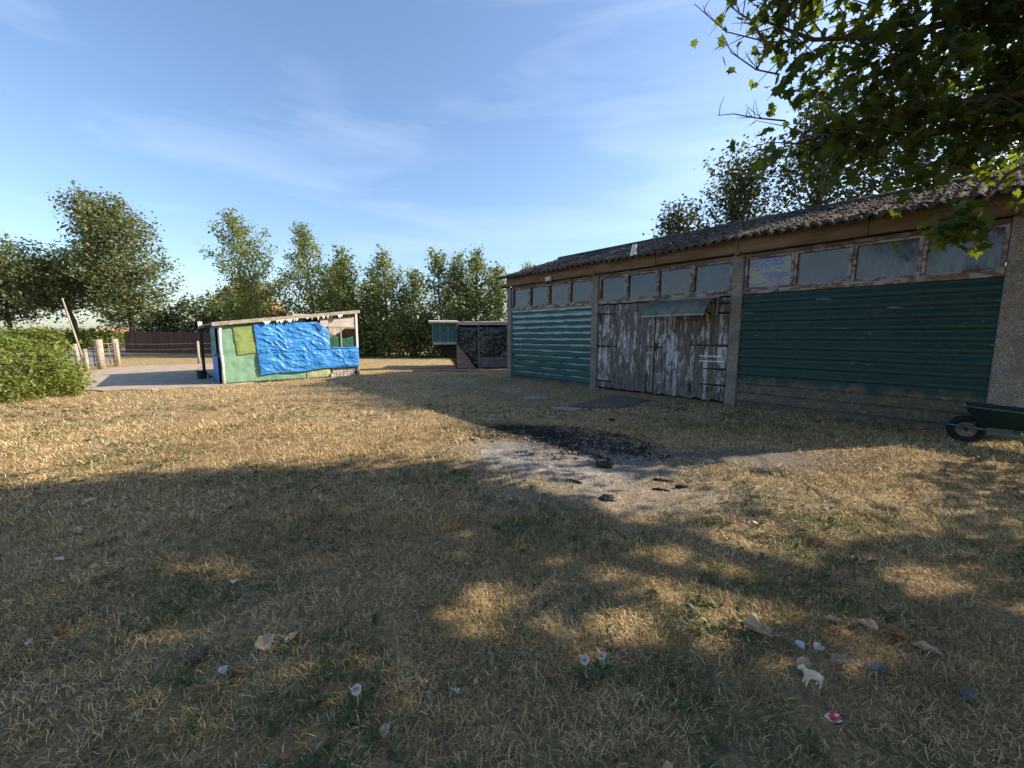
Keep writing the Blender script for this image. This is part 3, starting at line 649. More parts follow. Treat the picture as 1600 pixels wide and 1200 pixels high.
# left side: blue sheets, dark netting, wrapped corner
MB().tube([(.0, -.02, -.03), (.015, -.03, .6), (-.01, -.02, 1.2), (.0, -.03, 1.75), (.06, -.02, 1.93)], [.045, .04, .045, .05, .06], 7).build('corner_wrap', 'pale_wrap', shed, True)
def side(y0, y1, z0, z1, mat, seed, off, nm):
    def fn(u, v): y = y0 + (y1 - y0) * u; z = z0 + (z1 - z0) * v; return (off - .06 * abs(mn.noise((y * 5, z * .7, seed))), y, z)
    MB().grid(fn, 22, 20).build(nm, mat, shed, True, solid=.004)
side(.05, 2.6, .02, 1.95, 'dark_blue_tarp', 3, -.02, 'side_tarpaulin'); side(.35, 1.2, .95, 1.85, 'green_net', 8, -.09, 'side_netting'); side(1.3, 2.0, .05, 1.8, 'blue_tarp', 9, -.08, 'side_tarpaulin')
side(.1, 1.1, .0, .9, 'blue_tarp', 19, -.08, 'side_tarpaulin')
MB().box((SW - .03, .05, 0), (SW, 5.0, 1.9)).build('far_side', 'weathered_wood', shed); MB().box((.1, 2.62, .0), (SW - .1, 2.66, 1.95)).build('inner_partition', 'dark_board', shed)
MB().box((-.24, 5.02, -.05), (-.14, 5.12, 2.16)).build('rear_post', 'black_frame', shed); MB().box((-.26, 5.0, 1.88), (-.12, 5.014, 2.16)).build('post_cap', 'pale_wrap', shed)
MB().box((-.2, 2.7, .02), (-.12, 5.02, .08)).build('bottom_rail', 'black_frame', shed); MB().box((-.2, 2.6, 1.9), (-.12, 5.02, 1.97)).build('top_rail', 'black_frame', shed)
MB().box((-.22, 4.72, -.05), (-.17, 4.77, 1.9)).build('door_stile', 'black_frame', shed)
# roof: slab of felt boards with a ragged edge
def roofq(x0, x1, y0, y1, th, nm, mat):
    vs = [];
    for (x, y) in ((x0, y0), (x1, y0), (x1, y1), (x0, y1)): vs.append((x, y, rz_(x) + .02 * (y / 5)))
    MB().prism(vs, (0, 0, th)).build(nm, mat, shed, bev=.01)
for k, (a, b) in enumerate(((-.22, 1.3), (1.3, 2.9), (2.9, SW + .06))): roofq(a + .003, b - .003, -.14, 5.15, .05, 'roof_board', 'felt')
for a, b in ((-.2, 2.2), (2.2, SW + .07)):
    MB().prism([(a + .003, -.175, rz_(a) - .055), (b - .003, -.175, rz_(b) - .055), (b - .003, -.175, rz_(b) + .07), (a + .003, -.175, rz_(a) + .07)], (0, .03, 0)).build('roof_fascia', 'felt', shed, bev=.008)
MB().box((2.2, .2, rz_(2.4) + .055), (2.75, .6, rz_(2.4) + .12)).build('roof_patch', 'pale_board', shed)
for k in range(24):
    x = random.choice([random.uniform(1.1, 2.2), random.uniform(2.2, 3.8)]); L = random.uniform(.04, .14); wd = random.uniform(.03, .16)
    MB().prism([(x, -.182, rz_(x) - .04), (x + wd, -.182, rz_(x) - .03), (x + wd * .7, -.19, rz_(x) - .04 - L * .6), (x + wd * .3, -.19, rz_(x) - .04 - L)], (0, -.004, 0)).build('torn_strip', 'pale_wrap', shed)
bk = thing('bucket', 'small dark bucket beside the blue side of the shed', 'bucket', (-11.35, 14.45, .03))
bkm = MB(); ring = [(.13, 0), (.16, .28), (.15, .28), (.12, .02)]
bkm.grid(lambda u, v: (ring[round(v * 3)][0] * math.cos(u * 6.2832), ring[round(v * 3)][0] * math.sin(u * 6.2832), ring[round(v * 3)][1]), 16, 3).build('body', 'black_frame', bk, True)
MB().tube([(.16 * math.cos(t), 0, .28 + .12 * math.sin(t)) for t in [i * math.pi / 8 for i in range(9)]], .006, 5).build('handle', 'iron', bk, True)

# ================================================================ COOP WITH NEST CABINET
coop = thing('poultry_coop', 'coop wrapped in black plastic with a raised green cabinet at its side', 'coop', (-2.55, 19.2, 0), 0)
CW = 3.6
cloth(quadxz((.0, .9), (.92, .05), (.92, 2.0), (.0, 2.0)), -.0, 44, 50, .06, 21, 'plastic_sheet', 'black_plastic', .8, 3.0, coop)
cloth(quadxz((.98, .55), (CW, .55), (CW, 2.02), (.98, 2.02)), -.0, 70, 44, .085, 23, 'plastic_sheet', 'black_plastic', 1.2, 2.6, coop)
cloth(quadxz((.98, .03), (CW, .05), (CW, .57), (.98, .57)), -.03, 40, 12, .03, 24, 'lower_sheet', 'grey_plastic', .6, 3.0, coop)
MB().box((.92, -.05, -.05), (.98, .02, 2.08)).build('post', 'weathered_wood', coop); MB().box((-.03, .0, 1.2), (.03, .06, 2.08)).build('post', 'weathered_wood', coop)
MB().box((-.04, .05, 2.03), (CW + .05, .12, 2.12)).build('top_rail', 'dark_board', coop)
MB().box((.0, .12, .0), (CW, .16, 2.1)).build('inner_wall', 'dark_board', coop); MB().box((CW - .05, .16, 0), (CW, 2.4, 2.1)).build('side_wall', 'dark_board', coop); MB().box((.05, .2, 0), (.09, 2.4, 2.1)).build('side_wall', 'brown_board', coop)
MB().prism([(-.05, -.2, 2.10), (CW + .1, -.2, 2.14), (CW + .1, 2.5, 2.32), (-.05, 2.5, 2.30)], (0, 0, .05)).build('roof', 'felt', coop, bev=.01)
MB().box((-.05, -.235, 2.085), (CW + .1, -.203, 2.245)).build('roof_fascia', 'pale_board', coop, bev=.006)
# cabinet
cb = bpy.data.objects.new('nest_cabinet', None); C.objects.link(cb); cb.parent = coop; cb.location = (-.06, -.18, 0); cb.rotation_euler = (0, 0, R(12))
MB().box((-1.15, .02, 1.28), (-.02, .75, 2.16)).build('body', 'cabinet_green', cb)
for a, b in ((-1.15, -.80), (-.80, -.42), (-.42, -.02)):
    fr = MB(); t = .035
    for lo, hi in (((a + .004, -.02, 1.27), (a + t, .018, 2.16)), ((b - t, -.02, 1.27), (b - .004, .018, 2.16)), ((a + t, -.02, 1.27), (b - t, .018, 1.27 + .05)), ((a + t, -.02, 2.11), (b - t, .018, 2.16))): fr.box(lo, hi)
    f_ = fr.build('cabinet_door', 'cabinet_green', cb); MB().box((a + t, -.004, 1.325), (b - t, .002, 2.105)).build('mesh_panel', 'cabinet_mesh', f_)
    MB().box((b - .06, -.034, 1.66), (b - .02, -.021, 1.74)).build('latch', 'iron', f_)
MB().prism([(-1.32, -.18, 2.17), (.06, -.18, 2.17), (.06, .8, 2.24), (-1.32, .8, 2.24)], (0, 0, .085)).build('cabinet_roof', 'pale_board', cb, bev=.01)
MB().box((-1.12, -.05, 1.17), (-.02, .5, 1.262)).build('cabinet_floor', 'pale_board', cb, bev=.006)
for xa, xb in ((-.95, -.09), (.0, .86)): MB().tube([(xa, -.12, 1.16), (xb, -.06, .0)], .022, 5).build('diagonal_strut', 'dark_board', coop)
for k in range(8):
    z0, z1 = .03 + k * .142, .165 + k * .142; e0, e1 = .80 - .80 * z0 / 1.16, .80 - .80 * z1 / 1.16
    lo = -.12
    MB().prism([(lo, -.05, z0), (e0, -.05, z0), (e1, -.05, z1), (lo, -.05, z1)], (0, .02, 0)).build('plank', 'brown_board', coop)
    l0, l1 = -.12 - .80 * z0 / 1.16, -.12 - .80 * z1 / 1.16
    MB().prism([(l0, .22, z0), (lo, .22, z0), (lo, .22, z1), (l1, .22, z1)], (0, .02, 0)).build('plank', 'dark_board', coop)
MB().box((-.16, -.055, 0), (-.122, .2, 1.17)).build('upright', 'dark_board', coop)
for k, (x, y, sz, l) in enumerate(((.75, .1, (.24, .11, .08), 'single grey brick weighing down the coop roof left of the others'), (1.95, .15, (.42, .3, .06), 'flat grey slab on the coop roof near the barn corner'), (2.5, .1, (.22, .11, .08), 'grey brick on the coop roof right of the flat slab'))):
    zt = 2.16 + (y + .2) * .075
    tag(MB().box((-sz[0] / 2, -sz[1] / 2, 0), (sz[0] / 2, sz[1] / 2, sz[2])).build('brick' if k != 1 else 'slab', 'brick_red' if k != 1 else 'slab', None, bev=.008, loc=(-2.55 + x, 19.2 + y, zt + .012)), l, 'brick' if k != 1 else 'slab')
for k, (x0, x1, y, rz, l) in enumerate(((-4.4, -2.0, 17.75, .04, 'long weathered board lying on the grass before the coop'), (-4.6, -3.1, 18.55, -.12, 'short grey board lying flat beyond the long one by the coop'))):
    tag(MB().box((x0, y - .17, .005), (x1, y + .17, .07 if k == 0 else .05), Matrix.Rotation(rz, 3, 'Z')).build('board', 'brown_board' if k == 0 else 'mat', None, bev=.008), l, 'board')

# ================================================================ GATE, FENCES, POSTS
for nm, lab, x, y, r, h, ln in (('gate_post', 'thick round timber gate post nearest the lawn, left of the gate', -19.6, 18.9, .15, 1.40, (.0, 0)), ('gate_post', 'round timber gate post behind the metal gate', -20.5, 20.6, .14, 1.42, (-.03, .02))):
    tag(MB().tube([(0, 0, -.1), (ln[0] * .5, 0, h * .5), (ln[0], ln[1], h - .03), (ln[0], ln[1], h)], [r * 1.03, r, r * .97, r * .8], 12).build(nm, 'post_wood', None, True, loc=(x, y, 0)), lab, 'post')
gt = thing('metal_gate', 'rusty five bar metal gate standing open by the round posts', 'gate', (-19.95, 18.95, .12), math.atan2(1.5, -.35))
for z in (0.02, .28, .54, .80, 1.06): MB().tube([(0, 0, z), (1.5, 0, z)], .022, 6).build('bar', 'rusty_bar', gt, True)
for x in (0, .5, 1.0, 1.5): MB().tube([(x, 0, 0), (x, 0, 1.10)], .024, 6).build('upright', 'rusty_bar', gt, True)
wf = thing('wire_fence', 'low wire fence with leaning wooden posts between hedge bush and gate', 'fence', (0, 0, 0))
for x, y, h, lx in ((-18.0, 16.4, 1.25, -.12), (-17.5, 13.6, 1.22, -.16), (-18.9, 17.6, 1.0, .0)):
    MB().tube([(x - lx, y, -.1), (x - lx * .4, y, h * .5), (x, y, h)], [.085, .08, .07], 8).build('post', 'post_wood', wf, True)
for z in (.45, .8, 1.12): MB().tube([(-17.4 - .6 * t - .9 * t * t, 13.6 + 2.9 * t + 2.3 * t * t * .9, z - .12 * math.sin(math.pi * t * 2) ** 2) for t in [i / 16 for i in range(17)]], .009, 4).build('wire', 'rusty_bar', wf, True)
wf2 = thing('wire_fence', 'wire fence crossing the grass in front of the brown board fence', 'fence', (0, 0, 0))
fp = [(-20.4, 20.7), (-17.6, 22.3), (-14.2, 24.2)]
for x, y in fp[1:]: MB().tube([(x, y, -.1), (x + .03, y, 1.28)], [.07, .06], 8).build('post', 'post_wood', wf2, True)
for z in (.5, .85, 1.15):
    for (xa, ya), (xb, yb) in zip(fp, fp[1:]): MB().tube([(xa, ya, z), ((xa + xb) / 2, (ya + yb) / 2, z - .03), (xb, yb, z)], .008, 4).build('wire', 'rusty_bar', wf2)
tag(MB().tube([(0, 0, -.1), (-.35, 0, 1.6), (-.85, .1, 3.42)], [.045, .038, .03], 8).build('leaning_pole', 'post_wood', None, True, loc=(-21.4, 19.9, 0)), 'thin pale pole leaning to the left behind the wire fence', 'pole')
bf = thing('board_fence', 'tall reddish brown board fence below the dark bushes', 'fence', (0, 0, 0))
A, B = Vector((-36.3, 37.4, 0)), Vector((-10.8, 32.2, 0)); dv = (B - A); nb = 150; ang = math.atan2(dv.y, dv.x)
srcs = [MB().box((.004, -.012, 0), (dv.length / nb - .004, .012, 1.86 + .02 * k)).build('board', 'fence_brown', bf) for k in range(3)]
for k in range(nb):
    o = srcs[k] if k < 3 else link_copy(srcs[k % 3], bf); o.location = A + dv * (k / nb) + Vector((0, random.uniform(-.012, .012), .03)); o.rotation_euler = (0, 0, ang)
MB().box((0, .015, 1.3), (dv.length, .07, 1.4)).build('rail', 'fence_brown', bf, loc=A).rotation_euler = (0, 0, ang)
# white box by the road
bx = thing('roadside_box', 'small white box on a stand by the lane beyond the gate', 'box', (-36.6, 37.0, 0)); MB().box((-.17, -.15, .5), (.17, .15, 1.1)).build('body', 'plastic_white', bx, bev=.02); MB().box((-.06, -.06, -.05), (.06, .06, .5)).build('stand', 'weathered_wood', bx)

# ---------------------------------------------------------------- far buildings
hs = thing('house', 'house with brown tiled gable roof half hidden by trees behind the shed', 'house', (-29.8, 46, 0), R(95))
MB().box((-4, -3, 0), (4, 3, 3.1)).build('wall', 'house_wall', hs); MB().prism([(-4, -3, 3.1), (-4, 3, 3.1), (-4, 0, 6.4)], (8, 0, 0)).build('gable', 'house_wall', hs)
rf = MB(); rf.prism([(-4.3, -3.4, 2.75), (-4.3, 0, 6.55), (-4.3, 0, 6.75), (-4.3, -3.6, 2.8)], (8.6, 0, 0)); rf.prism([(-4.3, 3.4, 2.75), (-4.3, 3.6, 2.8), (-4.3, 0, 6.75), (-4.3, 0, 6.55)], (8.6, 0, 0)); r_ = rf.build('roof', 'house_tile', hs)
MB().box((1.5, -.35, 6.2), (2.2, .35, 7.6)).build('chimney', 'brick_red', r_); MB().prism([(-4.36, -3.6, 2.7), (-4.36, 0, 6.5), (-4.36, 0, 6.8), (-4.36, -3.7, 2.85)], (-.05, 0, 0)).build('barge_board', 'pale_board', r_)
for x in (-2.2, 1.6): wn = MB().box((x, -3.06, 1.0), (x + 1.2, -2.98, 2.2)).build('window', 'plastic_white', hs); MB().box((x + .08, -3.08, 1.08), (x + 1.12, -3.065, 2.12)).build('pane', 'glass_dark', wn)
ob = thing('farm_building', 'far low farm building with an orange roof beyond the lane', 'building', (-93, 92, 0), R(40))
MB().box((-3.2, -3, 0), (3.2, 3, 1.5)).build('wall', 'house_wall', ob); MB().prism([(-3.4, -3.5, 1.35), (-3.4, 3.5, 1.35), (-3.4, 0, 3.0)], (6.8, 0, 0)).build('roof', 'orange_tile', ob)
for x in (-2.4, -.5, 1.4): MB().box((x, -3.05, .45), (x + 1.1, -2.99, 1.2)).build('window', 'glass_dark', ob)

# ================================================================ TREES AND BUSHES
cone = lambda u: max(.16, (1.05 - u) ** .7) * (1 if u > .12 else .8)
up = lambda u: 8 + 48 * u
rowl = [(-20.5, 33.0, 11.0, 3.3, (-2.1, 0), 'tall green tree leaning left behind the blue shed', 1), (-22.4, 34.5, 6.5, 2.4, (-.6, 0), 'smaller tree in front of the house gable left of the shed', 2), (-16.2, 32.8, 10.1, 2.5, (-.5, 0), 'tall slim tree rising above the middle of the shed', 3),
        (-12.9, 31.2, 8.0, 2.1, (-.1, 0), 'pointed tree above the right end of the shed roof', 4), (-10.9, 31.8, 6.6, 1.8, (.1, 0), 'short tree filling the gap right of the shed roof', 5), (-9.6, 31, 7.8, 2.1, (-.2, 0), 'pointed tree with twin tips right of the shed', 6), (-7.7, 31.5, 6.5, 1.8, (0, 0), 'rounder shorter tree midway between shed and coop', 7),
        (-5.3, 30.2, 7.6, 2.0, (-.3, 0), 'spiky tree left of the coop cabinet', 8), (-4.0, 30.6, 7.4, 1.9, (-.1, 0), 'spiky tree directly above the green cabinet', 9), (-2.7, 30.0, 7.6, 2.1, (.1, 0), 'tall spiky tree above the coop roof', 10), (-1.3, 30.3, 6.6, 1.9, (.2, 0), 'shorter tree above the coop roof by the barn end', 11), (1.2, 29.0, 6.5, 1.6, (0, 0), 'tree whose top shows over the far end of the barn roof', 12),
        (-24.8, 37.5, 5.6, 2.2, (0, 0), 'bushy tree in front of the house wall behind the shed', 14), (-14.4, 33.6, 7.4, 2.2, (0, 0), 'bushy tree behind the middle of the shed roof', 13)]
for x, y, h, r, ln, lab, sd in rowl:
    tree('row_tree', lab, (x, y), h, r * 1.65, cone, .05, int(34 + h * 3), up, .19, 9, 'leaf_row', sd, ln, .10, .19, (0, 0), 'young trees along the back of the plot', curl=.75, tight=.09)
for x, y, rx, ry, h, n, sd, lab in ((-8.9, 29.6, 2.1, 1.2, 3.0, 900, 1, 'leafy laurel bush at the lawn edge right of the shed'), (-11.6, 29.9, 1.8, 1.2, 2.6, 700, 2, 'leafy bush just behind the right corner of the shed'), (-5.9, 29.4, 1.8, 1.1, 2.9, 700, 3, 'dark bush behind the coop cabinet'), (-3.0, 28.8, 2.0, 1.0, 2.6, 700, 4, 'dark bush behind the coop roof'), (-17.5, 31.4, 2.4, 1.2, 3.6, 900, 6, 'tall bush behind the left end of the shed')):
    shrub('laurel_bush', lab, (x, y), rx, ry, h, n, .20, 'leaf_row' if sd in (1, 2, 6) else 'leaf_dark', sd, 'bush', 'bushes along the back of the plot')
broad = lambda u: (.55 + .9 * math.sin(min(1, (u - .12) / .55) * 1.57)) * (1.12 - u) ** .55 * .8
tree('broad_tree', 'tall broad tree beyond the lane with a leaning pointed top', (-42.6, 45), 15.4, 6.4, broad, .16, 90, lambda u: 8 + 45 * u, .30, 8, 'leaf_far', 31, (-2.6, 0), .32, .42)
flat = lambda u: (.5 + .8 * math.sin((u - .4) / .6 * 2.6))
tree('flat_tree', 'flat topped spreading tree at the far left beyond the lane', (-49.4, 45.5), 8.6, 6.6, flat, .52, 60, lambda u: 6 + 22 * u, .30, 8, 'leaf_far', 32, (-2.4, 0), .35, .42)
tree('flat_tree', 'spreading tree at the left picture edge behind the bush', (-57.6, 46), 7.6, 5.0, flat, .42, 40, lambda u: 4 + 20 * u, .30, 7, 'leaf_far', 33, (0, 0), .3, .42)
for x, y, rx, ry, h, n, sd, lab in ((-31.2, 40.2, 4.4, 2.2, 5.4, 1700, 41, 'wide dark bush above the board fence'), (-34.8, 39.6, 2.4, 1.8, 4.2, 700, 42, 'dark bush at the left end of the board fence'), (-26.4, 38.4, 2.8, 1.8, 5.2, 900, 43, 'dark bush above the board fence next to the shed')):
    shrub('dark_bush', lab, (x, y), rx, ry, h, n, .26, 'leaf_dark', sd, 'bush', 'dark bushes behind the board fence')
for x, y, rx, h, sd, lab in ((-50, 40.5, 5.5, 2.3, 51, 'low roadside hedge bush left of the leaning pole'), (-46, 43.5, 4.5, 2.2, 52, 'low roadside hedge bush behind the leaning pole'), (-59, 52, 7, 2.6, 53, 'far hedge bush below the flat topped tree'), (-62, 60, 6, 2.4, 54, 'far hedge bush left of the orange roof'), (-58, 36, 6, 2.3, 55, 'low hedge bush at the far left behind the near bush')):
    shrub('hedge_bush', lab, (x, y), rx, 1.6, h, 900, .26, 'leaf_bush', sd, 'hedge', 'hedge along the far side of the lane', stem=False)
fr_ = MB()
for i in range(90): fr_.grid(lambda u, v, i=i: (-330 + i * 7.4 + u * 8, 330 + 8 * mn.noise((i * .7, 1, 2)), v * (5 + 3.5 * mn.noise(((i + u) * .9, 3, 1)))), 4, 2)
fo = fr_.build('far_woodland', 'leaf_far', None); tag(fo, 'distant line of woodland on the horizon', 'woodland', None, 'stuff')
fo.modifiers.new('s', 'SOLIDIFY').thickness = 4
# near bush at left
shrub('privet_bush', 'bright green leafy bush at the left picture edge', (-13.35, 9.9), 1.95, 1.75, 1.68, 5200, .075, 'leaf_bush', 61, 'bush', None, 4)
# trees behind the barn
bt = [(bw(2.2, 8.2), 7.0, 2.2, 'small tree peeping over the barn roof at its far end', 71), (bw(4.6, 8.6), 8.2, 3.0, 'tree behind the barn roof above the plank doors', 72), (bw(7.2, 9.2), 9.8, 3.4, 'tall tree behind the middle of the right half of the barn', 73), (bw(9.6, 9.4), 10.0, 3.4, 'tall tree behind the barn above the iridescent window', 74), (bw(12.4, 10.0), 10.5, 3.6, 'tree behind the near end of the barn', 75)]
for p_, h, r, lab, sd in bt:
    tree('barn_tree', lab, p_, h, r * 1.18, lambda u: max(.25, math.sin(min(1, u * 1.25) * 1.57) * (1.1 - u) ** .45), .18, 80, lambda u: 25 + 35 * u, .15, 11, 'leaf_dark', sd, (0, 0), .16, .24, (0, 0), 'trees behind the barn')

# ---------------------------------------------------------------- the big maple overhead (trunk right of the picture)
mp_ = thing('maple_tree', 'large maple with broad leaves overhanging from the right', 'tree', (0, 0, 0))
wood = MB()
wood.tube([(9.7, 2.3, -.1), (9.6, 2.35, 1.4), (9.4, 2.5, 3.0), (9.2, 2.7, 5.0), (9.0, 2.8, 7.2), (8.8, 2.7, 9.6)], [.34, .27, .24, .19, .13, .05], 10)
EDX = [-9, -4.94, -4.43, -4.3, -3.51, -2.44, -1.75, -1.3, -.75, -.28, .2, .61, .93]; EDY = [3.2, 3.66, 3.81, 4.36, 4.46, 4.57, 4.36, 4.89, 4.46, 4.16, 3.98, 3.59, 3.45]
LITP = np.array([(1.18, 4.42), (2.29, 4.74), (3.89, 5.46), (4.75, 5.86), (5.95, 5.52), (5.59, 4.94), (4.42, 4.26), (3.85, 3.45), (3.26, 2.99), (2.47, 2.89), (2.04, 2.63), (1.68, 2.8), (1.33, 2.99), (1.09, 3.2), (.73, 3.59), (.33, 3.98)])
SPOT = [(1.07, 2.48, .42, .20), (.92, 2.06, .30, .14), (1.5, 2.12, .26, .10), (-.12, 2.25, .12, .08), (-.24, 2.0, .14, .12), (1.85, 1.99, .16, .06), (.68, 1.95, .15, .07), (-2.1, 2.6, .25, .07), (2.6, 2.35, .3, .08)]
def inpoly(x, y, P):
    r = np.zeros(len(x), bool); j = len(P) - 1
    for i in range(len(P)):
        c = ((P[i, 1] > y) != (P[j, 1] > y)) & (x < (P[j, 0] - P[i, 0]) * (y - P[i, 1]) / (P[j, 1] - P[i, 1] + 1e-12) + P[i, 0]); r ^= c; j = i
    return r
def open_to_sun(P):
    """gaps in the crown: places the sun comes through to the lawn"""
    k = P[:, 2] / SUN.z; x = P[:, 0] - SUN.x * k; y = P[:, 1] - SUN.y * k
    jx = .16 * (vnoise(x, y, 3.1, 8) - .5) * 2; jy = .14 * (vnoise(x, y, 3.1, 9) - .5) * 2; x = x + jx; y = y + jy
    lit = (x < 1.0) & (y > np.interp(x, EDX, EDY)); lit |= inpoly(x, y, np.array([2.4, 3.9]) + (LITP - [2.4, 3.9]) * [1.06, 1.10]) & (vnoise(x, y, 2.2, 12) > .10)
    for a, b, rx, ry in SPOT: lit |= ((x - a) / (rx * 1.15 + .12)) ** 2 + ((y - b) / (ry * 1.15 + .10)) ** 2 < 1
    return lit
rg = random.Random(5)
def limb(pts, r0, r1=.01): wood.tube(pts, [r0 + (r1 - r0) * i / (len(pts) - 1) for i in range(len(pts))], 6); return [Vector(p) for p in pts]
limbs = [limb([(9.3, 2.6, 3.6), (8.3, 3.5, 4.1), (7.2, 4.3, 4.35), (6.2, 4.9, 4.4), (5.1, 5.2, 4.35), (4.1, 5.3, 4.1), (3.55, 5.35, 4.0)], .10, .012),
         limb([(9.2, 2.7, 5.0), (8.0, 3.6, 5.3), (6.8, 4.4, 5.4), (5.7, 5.0, 5.3), (4.6, 5.2, 5.15), (3.6, 5.2, 5.1), (3.0, 5.2, 5.3)], .09, .012),
         limb([(9.1, 2.8, 6.0), (7.8, 3.7, 6.5), (6.4, 4.5, 6.6), (5.0, 5.0, 6.4), (3.6, 5.2, 6.0), (2.7, 5.1, 5.75)], .08, .010),
         limb([(7.2, 4.3, 4.35), (6.5, 4.9, 3.9), (5.9, 5.0, 3.5), (5.5, 4.8, 3.2), (5.0, 4.5, 2.95), (4.75, 4.35, 2.78)], .03, .006),
         limb([(6.2, 4.9, 4.4), (5.6, 5.3, 3.9), (5.1, 5.4, 3.65)], .03, .008), limb([(9.0, 2.8, 7.2), (7.6, 4.2, 8.0), (6.6, 5.4, 8.3)], .08, .012), limb([(9.3, 2.6, 3.6), (8.6, 4.2, 4.3), (8.0, 5.4, 5.2), (7.3, 6.0, 5.8)], .09, .012)]
tw = []                                                                  # (point, direction) of leafy twigs
def along(pts, n, s0, spread, down=.0):
    for _ in range(n):
        s_ = s0 + (1 - s0) * rg.random(); t = s_ * (len(pts) - 1); j = min(int(t), len(pts) - 2); b = pts[j].lerp(pts[j + 1], t - j)
        d = Vector((rg.gauss(0, 1), rg.gauss(0, 1), rg.gauss(0, .75) - down)).normalized() * spread * rg.uniform(.4, 1.1)
        wood.tube([b, b + d * .5 + Vector((0, 0, .04)), b + d], [.010, .007, .003], 4, False); tw.append((b, b + d))
for l_, n, s0, sp in ((limbs[0], 105, .25, .75), (limbs[1], 100, .2, .8), (limbs[2], 85, .2, .8), (limbs[4], 12, .3, .45), (limbs[5], 40, .2, 1.0), (limbs[6], 60, .2, .9)): along(l_, n, s0, sp, .25)
along(limbs[3], 12, .78, .26, .1)
for cx, cy, cz, rr_, n in ((5.5, 5.0, 5.5, .8, 40), (6.3, 5.2, 5.0, .8, 45), (6.6, 5.3, 6.1, .9, 45), (5.2, 5.1, 6.2, .8, 40), (5.9, 5.2, 4.3, .65, 40), (7.0, 5.7, 5.0, .8, 40), (4.2, 5.2, 5.7, .6, 26), (6.6, 5.6, 4.1, .6, 30), (4.7, 5.2, 4.6, .5, 26), (3.5, 5.2, 5.7, .45, 16)):
    for _ in range(n):
        q = Vector((rg.gauss(cx, rr_ * .5), rg.gauss(cy, rr_ * .45), rg.gauss(cz, rr_ * .45))); dd_ = Vector((rg.gauss(-.4, 1), rg.gauss(0, 1), rg.gauss(-.3, .6))).normalized() * .45
        wood.tube([q - dd_ * .6, q, q + dd_ * .5], [.010, .007, .003], 4, False); tw.append((q - dd_ * .3, q + dd_ * .5))
shade = []                                                               # crown clumps over the lawn, right of the view
while len(shade) < 1250:
    p = Vector((rg.uniform(6.2, 12.4), rg.uniform(-2.5, 8.2), rg.uniform(2.2, 10.2))); q = ((p.x - 9.2) / 3.2) ** 2 + ((p.y - 2.9) / 5.2) ** 2 + ((p.z - 5.9) / 4.1) ** 2
    if q < 1 and p.x > 1.36 * p.y + .1: shade.append(p)
n0 = len(shade)
while len(shade) < n0 + 950:                                             # unseen crown added over the viewpoint to keep sky light off the foreground
    p = Vector((rg.uniform(-3.5, 9), rg.uniform(-6.5, 3.2), rg.uniform(4.6, 9.0))); q = ((p.x - 5) / 8.2) ** 2 + ((p.y + 1.5) / 4.6) ** 2 + ((p.z - 6.6) / 2.3) ** 2
    if q < 1 and (p.z - 1.6) > .80 * p.y + .9: shade.append(p)
limb([(9.2, 2.7, 5.0), (7.4, 1.2, 6.0), (5.0, -.6, 6.6), (2.2, -1.8, 6.9), (-.6, -2.2, 6.8)], .11, .02); limb([(9.1, 2.8, 6.0), (7.6, 0, 6.8), (5.4, -3.2, 7.2), (3.6, -5, 7.0)], .10, .02)  # limbs for the crown added overhead
for p in shade:
    ax_ = Vector((9.3, 2.7, min(p.z, 9)))
    if rg.random() < .14: wood.tube([ax_, ax_.lerp(p, .5) + Vector((0, 0, .25)), p], [.035, .02, .006], 4, False)
wood.build('trunk', 'bark', mp_, True)
cen = []
for a, b in tw:
    for k in range(9): cen.append(a.lerp(b, rg.uniform(.25, 1.05)) + Vector((rg.gauss(0, .09), rg.gauss(0, .09), rg.gauss(0, .09) - .05)))
nvis = len(cen)
for p in shade:
    for k in range(15): cen.append(p + Vector((rg.gauss(0, .30), rg.gauss(0, .30), rg.gauss(0, .26))))
P = np.array([tuple(c) for c in cen]); op = open_to_sun(P); vis = np.arange(len(P)) < nvis
keep = ~op | (vis & (RNG.random(len(P)) < .55)); P = P[keep]; vis = vis[keep]; N = len(P)
d = RNG.normal(0, 1, (N, 3)); d[:, 2] = d[:, 2] * .5 - .75
nr = RNG.normal(0, .8, (N, 3)); nr[:, 2] += .9
inst('crown', *MAPLE, P, frames(d, nr), np.where(vis, RNG.uniform(.085, .16, N), RNG.uniform(.12, .19, N)), 'leaf_maple', mp_, RNG.random(N))
dt = MB()                                                                # bare twigs
for pts in ([(3.4, 5.1, 5.0), (2.9, 5.0, 4.95), (2.45, 5.0, 5.05), (2.05, 4.95, 5.3)], [(3.1, 5.0, 4.6), (2.8, 4.95, 4.62), (2.5, 4.95, 4.8), (2.38, 4.95, 5.0)], [(3.4, 5.3, 4.25), (3.05, 5.3, 4.28), (2.75, 5.3, 4.33), (2.55, 5.3, 4.31)], [(2.9, 5.0, 4.95), (2.75, 5.0, 5.15), (2.5, 5.0, 5.3)], [(2.8, 4.95, 4.62), (2.9, 4.95, 4.8), (2.85, 4.95, 5.0)]):
    dt.tube(pts, [.011 - .0025 * i for i in range(len(pts))], 5)
    V_ = [Vector(p) for p in pts]
    for _ in range(9):
        t = rg.uniform(.8, len(pts) - 1.01); j = int(t); b = V_[j].lerp(V_[j + 1], t - j); e = b + Vector((rg.uniform(-.22, .05), rg.uniform(-.05, .05), rg.uniform(-.02, .22))); dt.tube([b, b.lerp(e, .5) + Vector((-.02, 0, 0)), e], [.005, .004, .002], 4)
dt.build('bare_twigs', 'twig', mp_, True)

